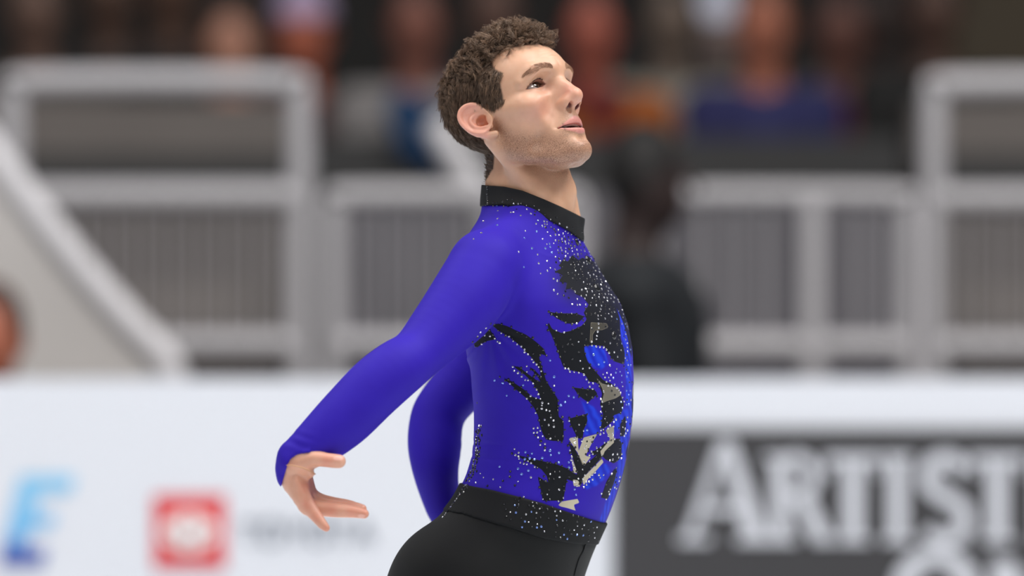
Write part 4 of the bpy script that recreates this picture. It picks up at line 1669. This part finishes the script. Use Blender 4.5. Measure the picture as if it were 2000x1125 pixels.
YB = 6.0
BOARDW = mat('board_white', lin(212, 215, 223), .45, noise=.02, scale=2)
zt = W(0, 741, YB)[2]
boards = boxobj('wall_back', -20, 20, YB, YB + .12, 0, zt, BOARDW, None, .008)
tag(boards, 'white rink barrier boards around the ice', 'wall', kind='structure')
GREYB = mat('banner_grey', lin(50, 49, 52), .6, noise=.05, scale=4)
LETTER = mat('letter_silver', lin(196, 198, 206), .5, noise=.03)
xa, zb = W(1199, 837, YB)[0], W(0, 837, YB)[2]
banner = boxobj('banner', xa, xa + 4.2, YB - .012, YB - .001, .12, zb, GREYB)
tag(banner, 'dark grey advertising banner with large pale serif capitals on the boards', 'banner')


def flat_poly(bm, polys, y, t=.004):
    """extrude 2D outlines (photo coordinates at depth y) into thin raised pieces"""
    for k_, pl in enumerate(polys):
        t = t + .0002
        a = [bm.verts.new(W(px, py, y)) for px, py in pl]
        b = [bm.verts.new(Vector(W(px, py, y)) - Vector((0, t, 0))) for px, py in pl]
        bm.faces.new(a)
        bm.faces.new(b[::-1])
        for i in range(len(pl)):
            j = (i + 1) % len(pl)
            bm.faces.new((a[i], b[i], b[j], a[j]))


def stroke(pts, w):
    """outline of a polyline of width w (w may vary along it)"""
    P = np.asarray(pts, float)
    ww = np.full(len(P), w) if np.isscalar(w) else np.asarray(w, float)
    T = np.gradient(P, axis=0)
    T /= np.linalg.norm(T, axis=1, keepdims=True)
    Nn = np.stack([-T[:, 1], T[:, 0]], 1)
    L = P + Nn * ww[:, None] / 2
    R = P - Nn * ww[:, None] / 2
    return [[tuple(L[i]), tuple(L[i + 1]), tuple(R[i + 1]), tuple(R[i])] for i in range(len(P) - 1)]


def rect(x0, y0, x1, y1):
    return [(x0, y0), (x1, y0), (x1, y1), (x0, y1)]


def arc(cx, cy, rx, ry, a0, a1, n=14):
    return [(cx + rx * math.cos(math.radians(a0 + (a1 - a0) * i / n)), cy + ry * math.sin(math.radians(a0 + (a1 - a0) * i / n))) for i in range(n + 1)]


def letter(name, polys, m, parent, y=YB - .012):
    bm = bmesh.new()
    flat_poly(bm, polys, y)
    return bm_obj(name, bm, m, parent)


letter('letter', [[(1405, 860), (1432, 860), (1500, 1050), (1455, 1050)], [(1405, 860), (1418, 880), (1356, 1050), (1338, 1050)], rect(1378, 985, 1462, 1003), rect(1325, 1046, 1388, 1060), rect(1438, 1046, 1518, 1060)], LETTER, banner)
letter('letter', [rect(1508, 890, 1542, 1060), rect(1494, 888, 1560, 900), rect(1494, 1048, 1556, 1060)] + stroke(arc(1546, 932, 44, 38, -90, 90), 24) + [[(1548, 966), (1580, 962), (1630, 1060), (1590, 1060)]], LETTER, banner)
letter('letter', [rect(1648, 890, 1684, 1060), rect(1612, 888, 1720, 906), rect(1612, 888, 1624, 928), rect(1708, 888, 1720, 928), rect(1634, 1048, 1698, 1060)], LETTER, banner)
letter('letter', [rect(1736, 890, 1770, 1060), rect(1724, 888, 1782, 900), rect(1724, 1048, 1782, 1060)], LETTER, banner)
letter('letter', stroke([(1884, 918)] + arc(1846, 930, 36, 34, -60, -230, 10) + arc(1846, 1016, 40, 38, -50, 150, 12), 30), LETTER, banner)
letter('letter', [rect(1930, 890, 1966, 1060), rect(1896, 888, 2004, 906), rect(1896, 888, 1908, 928), rect(1992, 888, 2004, 928), rect(1916, 1048, 1980, 1060)], LETTER, banner)
letter('letter', [rect(2022, 890, 2056, 1060)] + stroke(arc(2060, 932, 44, 38, -90, 90), 24) + [[(2062, 966), (2094, 962), (2144, 1060), (2104, 1060)]], LETTER, banner)
letter('letter', [[(2150, 890), (2186, 890), (2220, 970), (2204, 990)], [(2262, 890), (2280, 890), (2226, 986), (2212, 974)], rect(2200, 975, 2232, 1060)], LETTER, banner)
letter('letter', stroke(arc(1828, 1164, 66, 78, 0, 360, 28), [30 + 14 * abs(math.cos(math.radians(i * 360 / 28))) for i in range(29)]), LETTER, banner)
letter('letter', [rect(1938, 1094, 1972, 1244), [(1938, 1094), (1978, 1094), (2060, 1244), (2030, 1244)], rect(2040, 1094, 2060, 1244)], LETTER, banner)

# -- white side: blue letter, red badge, grey word
k = NT('letter_blue')
tc = k.n('ShaderNodeTexCoord')
sp = k.n('ShaderNodeSeparateXYZ')
k.l(tc.outputs['Object'], sp.inputs[0])
mr = k.n('ShaderNodeMapRange')
mr.inputs['From Min'].default_value = W(0, 1105, YB)[2]
mr.inputs['From Max'].default_value = W(0, 930, YB)[2]
k.l(sp.outputs['Z'], mr.inputs['Value'])
cr = k.n('ShaderNodeValToRGB')
cr.color_ramp.elements[0].color = (*lin(44, 62, 150), 1)
cr.color_ramp.elements[1].color = (*lin(128, 190, 226), 1)
cr.color_ramp.elements.new(.35).color = (*lin(110, 176, 222), 1)
cr.color_ramp.elements.new(.18).color = (*lin(60, 92, 172), 1)
k.l(mr.outputs['Result'], cr.inputs['Fac'])
k.l(cr.outputs['Color'], k.b.inputs['Base Color'])
be = letter('banner_letter', [[(40, 930), (84, 930), (42, 1105), (-2, 1105)], [(60, 930), (146, 930), (138, 962), (52, 962)], [(40, 1004), (108, 1004), (102, 1030), (34, 1030)], [(10, 1073), (92, 1073), (84, 1105), (2, 1105)]], k.m, None, YB - .001)
tag(be, 'slanted blue capital letter fading to navy, printed on the white boards', 'letter')
RED = mat('badge_red', lin(206, 52, 58), .5, noise=.03)
bd = letter('badge', [rect(300, 968, 440, 1110)], RED, None, YB - .001)
tag(bd, 'red square badge with a white oval emblem on the white boards', 'sign')
letter('emblem', stroke(arc(370, 1040, 44, 30, 0, 360, 28), 15) + stroke(arc(370, 1040, 17, 30, 0, 360, 24), 12) + stroke(arc(370, 1026, 30, 15, 0, 360, 24), 11), mat('badge_white', lin(236, 232, 232), .5), bd, YB - .006)
GT = mat('letter_grey', lin(120, 126, 138), .6)
wd = empty('word', W(600, 1060, YB))
tag(wd, 'row of slim grey capitals beside the red badge on the white boards', 'lettering')
yy = YB - .001
letter('letter', [rect(470, 1018, 506, 1025), rect(484, 1018, 492, 1062)], GT, wd, yy)
letter('letter', stroke(arc(531, 1040, 19, 22, 0, 360, 20), 7), GT, wd, yy)
letter('letter', stroke([(560, 1018), (578, 1042), (578, 1062)], 8) + stroke([(596, 1018), (578, 1042), (578, 1062)], 8), GT, wd, yy)
letter('letter', stroke(arc(624, 1040, 19, 22, 0, 360, 20), 7), GT, wd, yy)
letter('letter', [rect(650, 1018, 684, 1025), rect(663, 1018, 671, 1062)], GT, wd, yy)
letter('letter', stroke([(693, 1062), (711, 1018)], 7) + stroke([(729, 1062), (711, 1018)], 7) + [rect(700, 1044, 722, 1051)], GT, wd, yy)

# ------------------------------------------------------------------ railings behind the boards
YF = 8.0
RAIL = mat('rail_paint', lin(178, 176, 180), .45, noise=.04, scale=6)
RAILB = mat('rail_paint_bright', lin(212, 210, 214), .45, noise=.04, scale=6)
KF = S * (D + YF) / D
PLAT = W(0, 742, YF)[2] - .02          # walkway the railings stand on


def railing(name, label, parts, group='white tube railings along the walkway', y=YF):
    xs_ = [p[0] for q in parts for p in q[1]]
    o = empty(name, (W(sum(xs_) / len(xs_), 0, y)[0], y, PLAT))
    tag(o, label, 'railing', group)
    for nm, pts, r in parts:
        P = [W(a, b, y) for a, b in pts]
        tube(nm, P, r * KF, RAIL, o, 10 if r > 8 else 6, 0 if len(P) == 2 else 5)
    return o


def rounded(pts, r=46):
    """polyline with its inner corners rounded"""
    out = [pts[0]]
    for a, b, c in zip(pts[:-2], pts[1:-1], pts[2:]):
        a, b, c = np.array(a, float), np.array(b, float), np.array(c, float)
        u, v = (a - b) / np.linalg.norm(a - b), (c - b) / np.linalg.norm(c - b)
        out += [tuple(b + u * r), tuple(b + (u + v) * r * .29), tuple(b + v * r)]
    return out + [pts[-1]]


FLOOR_PX = 742
railing('railing', 'white railing with a tall rounded guard loop left of the skater', [
    ('post', rounded([(24, FLOOR_PX), (24, 160), (586, 160), (586, FLOOR_PX)]), 26), ('top_rail', [(24, 383), (586, 383)], 27), ('bottom_rail', [(24, 672), (586, 672)], 24)] +
    [('baluster', [(x, 383), (x, 672)], 5) for x in range(52, 560, 55)])
railing('railing', 'white railing panel right behind the skater', [
    ('post', rounded([(648, FLOOR_PX), (648, 383), (1128, 383), (1128, FLOOR_PX)], 40), 24), ('bottom_rail', [(648, 672), (1128, 672)], 24)] +
    [('baluster', [(x, 383), (x, 672)], 5) for x in range(694, 1110, 55)])
railing('railing', 'white railing panel with a broad middle post right of the skater', [
    ('post', rounded([(1232, FLOOR_PX), (1232, 383), (1776, 383), (1776, FLOOR_PX)], 40), 22), ('middle_post', [(1587, 383), (1587, FLOOR_PX)], 27), ('bottom_rail', [(1232, 676), (1776, 676)], 25)] +
    [('baluster', [(x, 383), (x, 676)], 5.5) for x in (1293, 1373, 1435, 1495, 1676, 1733)])
railing('railing', 'white railing with a tall guard loop at the right edge', [
    ('post', rounded([(1824, FLOOR_PX), (1824, 164), (2380, 164), (2380, FLOOR_PX)]), 25), ('top_rail', [(1824, 388), (2380, 388)], 25), ('bottom_rail', [(1824, 676), (2380, 676)], 24)] +
    [('baluster', [(x, 388), (x, 676)], 5) for x in range(1897, 2350, 58)])
# stair rails
yr = 7.1
st = empty('stair_railing', W(150, 740, yr))
tag(st, 'pale sloping stair railing with solid side panel at the far left', 'railing')
krr = S * (D + yr) / D
tube('handrail', [W(-140, 130, yr), W(-60, 238, yr), W(40, 372, yr), W(150, 514, yr), W(250, 628, yr), W(312, 690, yr), W(334, 730, yr), W(336, 800, yr)], 31 * krr, RAILB, st)
PANEL = mat('panel_paint', lin(192, 188, 186), .6, noise=.04, scale=5)
bm = bmesh.new()
flat_poly(bm, [[(-140, 170), (-60, 262), (40, 400), (150, 540), (250, 652), (312, 712), (320, 800), (-140, 800)]], yr + .01, .02)
bm_obj('side_panel', bm, PANEL, st)
hr = tube('handrail', [W(846, 236, 8.6), W(870, 275, 8.6), W(905, 330, 8.6), W(960, 420, 8.6), W(985, 480, 8.6), W(985, 780, 8.6)], 30 * S * 20.6 / 12, RAILB)
tag(hr, 'short sloping white handrail directly behind the skater’s neck', 'railing')

# ------------------------------------------------------------------ stands
CONC = mat('concrete', lin(92, 87, 86), .8, noise=.12, scale=5)
CONCB = mat('concrete_light', lin(108, 102, 99), .8, noise=.12, scale=5)
DARKC = mat('dark_front_and_gap', lin(52, 52, 53), .7, noise=.1, scale=5)
walk = boxobj('floor', -14, 14, YB + .16, 15.4, .6, PLAT, mat('walkway', lin(60, 60, 62), .8, noise=.1))
tag(walk, 'dark walkway behind the boards', 'floor', kind='structure')
riser = boxobj('wall_front', W(640, 0, 9.2)[0], W(1790, 0, 9.2)[0], 9.2, 9.3, PLAT, W(0, 372, 9.2)[2], mat('riser_grey', lin(92, 90, 96), .8, noise=.08, scale=4))
tag(riser, 'grey riser wall below the seats', 'wall', kind='structure')


def steps(name, label, x0, x1):
    o = empty(name, (W((x0 + x1) / 2, 0, 9.2)[0], 9.2, PLAT))
    tag(o, label, 'steps', 'concrete aisle steps')
    rows = ((9.1, 640), (9.5, 555), (10.0, 395), (10.5, 300), (11.0, 196))
    for i, (y, py) in enumerate(rows):
        z = W(0, py, y)[2]
        ye = rows[i + 1][0] if i + 1 < len(rows) else 11.35
        boxobj('step', W(x0, 0, 9.2)[0], W(x1, 0, 9.2)[0], y, ye, PLAT + .001, z, CONCB if i in (1, 4) else (DARKC if i == 3 else CONC), o, .01)  # fourth step coloured dark to stand for the shaded gap between rows


steps('aisle_steps', 'concrete aisle steps behind the left guard loop', -420, 560)
steps('aisle_steps', 'concrete aisle steps behind the right guard loop', 1855, 2500)
bz = W(0, 268, 11.0)[2]
barrier = boxobj('seat_barrier', W(606, 0, 11)[0], W(1765, 0, 11)[0], 11.0, 11.06, PLAT, bz, DARKC)
tag(barrier, 'dark grey barrier in front of the spectators', 'barrier')
BENCHM = mat('bench_dark', lin(40, 40, 42), .6)
ROW = {12.0: 1.44, 12.95: 1.50, 13.9: 1.58}
for y, z, nm in ((12.0, 1.44, 'front'), (12.95, 1.50, 'middle'), (13.9, 1.58, 'rear')):
    bench = empty('bench', (0, y + .1, PLAT))
    tag(bench, f'long dark bench carrying the {nm} row of spectators', 'bench', 'benches in the stands')
    xe = 2.0 if y < 12.5 else 1.34
    boxobj('plank', -4.5, xe, y - .14, y + .25, z - .045, z - .005, BENCHM, bench, .01)
    for x in (-4.2, -2.1, 0, 1.25):
        boxobj('support', x - .04, x + .04, y - .1, y + .2, PLAT, z - .045, BENCHM, bench)
bw = boxobj('wall_far', -16, 16, 15.4, 15.6, PLAT - .4, 6.0, mat('dark_hall', lin(34, 33, 32), .9, noise=.15, scale=1.5))
tag(bw, 'dark wall at the back of the stands', 'wall', kind='structure')
bl = boxobj('wall_right', W(1865, 0, 13.0)[0], W(2700, 0, 13.0)[0], 13.0, 13.1, PLAT, W(0, -60, 13)[2], mat('brown_hall', lin(66, 58, 46), .9, noise=.1, scale=2))
tag(bl, 'brown partition wall at the right of the stands', 'wall', kind='structure')


# blue jacket thrown over the barrier
def drape_w(P):
    cx, cz = W(812, 0, 10.93)[0], W(0, 248, 10.93)[2]
    q = P - np.array([cx, 10.955, cz], np.float32)
    w_ = .055 + .012 * np.sin(q[:, 2] * 40)
    fold_ = .012 * np.sin(q[:, 0] * 95 + 2 * np.sin(q[:, 2] * 18))
    b = np.stack([np.abs(q[:, 0]) - w_, np.abs(q[:, 1] + fold_) - .010, np.abs(q[:, 2] + .02 * np.sin(q[:, 0] * 30)) - .075], 1)
    return (np.sqrt((np.maximum(b, 0) ** 2).sum(1)) + np.minimum(b.max(1), 0) - .016) * np.float32(.7)


_c = W(812, 248, 10.93)
V, F = surface(drape_w, axis([(_c[0] - .12, _c[0] + .12, .005)]), axis([(10.89, 11.0, .005)]), axis([(_c[2] - .13, _c[2] + .13, .005)]), proj=0)
tag(link('jacket', mesh_np('jacket', V, F), mat('blue_cloth', lin(16, 58, 98), .8, noise=.15, scale=20)), 'blue jacket hung over the dark barrier left of the skater’s head', 'jacket')


# ------------------------------------------------------------------ spectators
def spectator(px, hy, y, skin, top, hair, label, lean=0., turn=0., cap_=None, scarf=None, legs_c=(34, 34, 38), z_seat=None, size=1.0, arms='lap', long_hair=False):
    """a seated person whose head the photo shows at px,hy"""
    h = W(px, hy, y)
    z_seat = ROW.get(y) if z_seat is None else z_seat
    base = np.array([h[0], y, z_seat])
    head = np.array([0, -.05, h[2] - z_seat])
    ct, sn = math.cos(turn), math.sin(turn)

    def w(p):
        p = np.asarray(p, float) * np.array([1, 1, 1])
        return base + np.array([p[0] * ct - p[1] * sn, p[0] * sn + p[1] * ct, p[2]])
    H = head
    sh = H + np.array([lean, .03, -.25])
    shl, shr = sh + np.array([-.172, 0, -.02]) * size, sh + np.array([.172, 0, -.02]) * size
    hip = np.array([0, .03, .10])
    kz = .05
    kn = [np.array([sx * .13, -.44, kz]) for sx in (-1, 1)]
    an = [np.array([sx * .13, -.42, kz - .40]) for sx in (-1, 1)]
    el = [s0 + np.array([sx * .02, -.05, -.27]) for s0, sx in ((shl, -1), (shr, 1))]
    ha = [np.array([sx * .06, -.28, .16]) for sx in (-1, 1)]

    def cp(P, a, b, ra, rb):
        return cap(P, w(a), w(b), ra, rb)

    def trunk(P):
        d = cp(P, hip, (hip + sh) / 2, .15 * size, .145 * size)
        d = smin(d, cp(P, (hip + sh) / 2, sh + np.array([0, 0, -.09]), .145 * size, .14 * size), .06)
        d = smin(d, cp(P, shl, shr, .075, .075), .06)
        for s0, e, q in zip((shl, shr), el, ha):
            d = smin(d, cp(P, s0, e, .062, .052), .03)
            d = smin(d, cp(P, e, q + (e - q) * .25, .05, .042), .02)
        return d

    def lower(P):
        d = None
        for sx, k_, a in zip((-1, 1), kn, an):
            e = smin(cp(P, (sx * .09, .02, .09), k_, .09, .068), cp(P, k_, a, .064, .05), .03)
            e = smin(e, cp(P, a + np.array([0, .02, -.03]), a + np.array([0, -.15, -.045]), .042, .036), .02)
            d = e if d is None else smin(d, e, .03)
        return d

    def skull(P):
        d = ell(P, w(H), np.array([.078, .095, .115]))
        d = smin(d, ell(P, w(H + np.array([0, -.03, -.06])), np.array([.056, .06, .065])), .03)
        d = smin(d, cp(P, H + np.array([0, -.09, .01]), H + np.array([0, -.112, -.025]), .010, .014), .012)
        for sx in (-1, 1):
            d = smin(d, ell(P, w(H + np.array([sx * .08, .01, -.01])), np.array([.012, .022, .032])), .008)
            d = smax(d, -ell(P, w(H + np.array([sx * .032, -.10, .012])), np.array([.018, .014, .010])), .012)
        d = smax(d, -cp(P, H + np.array([-.022, -.105, -.062]), H + np.array([.022, -.105, -.062]), .004, .004), .006)
        d = smin(d, cp(P, H + np.array([0, .02, -.08]), sh + np.array([0, .01, -.02]), .056, .065), .03)
        return d

    def hands(P):
        d = None
        for sx, q, e in zip((-1, 1), ha, el):
            f = cp(P, q + (e - q) * .3, q, .036, .036)
            for i in range(4):
                o_ = np.array([(i - 1.5) * .020, 0, 0])
                f = smin(f, cp(P, q + o_, q + o_ * 1.1 + np.array([-sx * .02, -.05, -.015]), .011, .010), .006)
                f = smin(f, cp(P, q + o_ * 1.1 + np.array([-sx * .02, -.05, -.015]), q + o_ + np.array([-sx * .03, -.075, -.045]), .010, .008), .006)
            f = smin(f, cp(P, q + np.array([-sx * .03, -.01, .01]), q + np.array([-sx * .06, -.05, .005]), .013, .010), .006)
            d = f if d is None else np.minimum(d, f)
        return d
    lo, hi = w((0, 0, 0)) + np.array([-.42, -.75, -.52]), w(H) + np.array([.42, .42, .26])

    def grid(a, b, hstep):
        return [axis([(a[i], b[i], hstep)]) for i in range(3)]
    o = empty('person', tuple(base))
    tag(o, label, 'person', 'spectators in the stands')
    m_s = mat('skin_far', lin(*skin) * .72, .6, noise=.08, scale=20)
    V, F = surface(lambda P: np.minimum(smin(smin(skull(P), trunk(P) + .012, .02), hands(P), .01), smin(lower(P) + .012, trunk(P) + .012, .03)), *grid(lo, hi, .014), proj=0)
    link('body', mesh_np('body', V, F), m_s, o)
    V, F = surface(lambda P: smax(trunk(P), -(skull(P) - .006), .005), *grid(lo, hi, .018), proj=0)
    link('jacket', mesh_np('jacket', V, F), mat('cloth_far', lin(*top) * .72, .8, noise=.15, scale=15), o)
    V, F = surface(lower, *grid(lo - np.array([.05, .1, .05]), np.array([hi[0], hi[1], base[2] + .25]), .022), proj=0)
    link('trousers', mesh_np('trousers', V, F), mat('trousers_far', lin(*legs_c), .8, noise=.15), o)

    def mop(P):
        d = ell(P, w(H + np.array([0, .012, .018])), np.array([.088, .100, .116]))
        if long_hair:
            d = smin(d, cp(P, H + np.array([-.07, .02, -.02]), H + np.array([-.085, 0, -.2]), .035, .03), .03)
            d = smin(d, cp(P, H + np.array([.07, .02, -.02]), H + np.array([.085, 0, -.2]), .035, .03), .03)
        d = smax(d, -ell(P, w(H + np.array([0, -.085, -.045])), np.array([.070, .075, .115])), .015)
        return smax(d, (H[2] + base[2] - (.26 if long_hair else .085)) - P[:, 2], .01)
    V, F = surface(mop, *grid(w(H) - .3, w(H) + .25, .012), proj=0)
    link('hair', mesh_np('hair', V, F), mat('hair_far', lin(*hair), .7, noise=.2, scale=40), o)
    if cap_:
        def hat(P):
            d = ell(P, w(H + np.array([0, .005, .03])), np.array([.096, .108, .118]))
            d = smax(d, (H[2] + base[2] + .035) - P[:, 2], .008)
            return smin(d, ell(P, w(H + np.array([0, 0, .155])), np.array([.03, .03, .03])), .01)
        V, F = surface(hat, *grid(w(H) - .2, w(H) + .25, .012), proj=0)
        link('hat', mesh_np('hat', V, F), mat('hat_far', lin(*cap_), .8, noise=.1), o)
    if scarf:
        def sc(P):
            q = P - w(sh + np.array([0, -.02, .02])).astype(np.float32)
            d = np.sqrt((np.sqrt(q[:, 0] ** 2 + q[:, 1] ** 2) - .085) ** 2 + q[:, 2] ** 2) - .042
            return smin(d, cp(P, sh + np.array([.03, -.10, 0]), sh + np.array([.04, -.15, -.24]), .045, .04), .02)
        V, F = surface(sc, *grid(w(sh) - .33, w(sh) + .25, .014), proj=0)
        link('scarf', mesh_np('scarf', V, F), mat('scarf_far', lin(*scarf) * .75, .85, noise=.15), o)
    return o


R1, R2, R3 = 12.0, 12.95, 13.9
spectator(70, 10, R1, (120, 92, 80), (84, 78, 74), (60, 52, 46), 'spectator in a grey-brown jacket at the far left of the front row')
spectator(215, -22, R2, (100, 74, 62), (22, 22, 24), (20, 18, 18), 'spectator in black clothes above the left guard loop')
spectator(335, -30, R3, (110, 80, 66), (18, 18, 20), (26, 22, 20), 'spectator in a black coat in the rear row left of the beige scarf')
spectator(452, 84, R1, (206, 148, 124), (60, 52, 50), (70, 50, 42), 'spectator leaning low in a pale beige scarf', scarf=(196, 176, 164))
spectator(592, 62, R2, (214, 120, 92), (66, 28, 32), (60, 44, 40), 'spectator in a dark red jacket and a lilac hat', cap_=(186, 166, 198))
spectator(812, 38, R1, (150, 96, 82), (150, 146, 146), (40, 30, 28), 'spectator in a light grey jacket left of the skater’s head', legs_c=(30, 84, 140))
spectator(965, 10, R2, (120, 90, 80), (26, 28, 36), (26, 24, 24), 'spectator in a dark navy coat directly behind the skater’s head')
spectator(1155, 50, R1, (190, 104, 86), (176, 92, 22), (44, 30, 26), 'spectator in an orange jersey and dark red scarf right of the skater’s head', scarf=(110, 28, 26), legs_c=(40, 30, 30))
spectator(1310, 30, R2, (130, 112, 100), (150, 148, 138), (40, 36, 36), 'spectator in a beige jacket with long dark hair', long_hair=True)
spectator(1402, 66, R3, (150, 130, 124), (110, 112, 124), (120, 118, 130), 'spectator in a white knitted hat behind the navy sweater', cap_=(226, 228, 246))
spectator(1490, 40, R1, (196, 122, 96), (40, 42, 98), (84, 58, 46), 'spectator in a navy blue sweater')
spectator(1640, 50, R2, (120, 80, 70), (104, 20, 46), (36, 28, 28), 'spectator in a wine-red jacket beside the navy sweater')
spectator(1715, 24, R3, (70, 56, 52), (118, 120, 126), (30, 26, 26), 'spectator in a grey hooded jacket behind the wine-red one')
spectator(1822, 10, R1, (96, 70, 60), (20, 20, 20), (20, 18, 18), 'spectator in black at the right end of the front row')
# two people right behind the boards
spectator(1224, 348, 7.0, (54, 38, 36), (24, 29, 35), (14, 11, 11), 'person in a black jacket seated sideways right behind the boards', z_seat=PLAT - .24, turn=math.pi / 2, legs_c=(24, 26, 30), size=1.25)
spectator(-22, 655, 6.75, (196, 116, 90), (120, 44, 40), (70, 44, 36), 'person whose head shows above the boards at the left edge', z_seat=PLAT - .62)
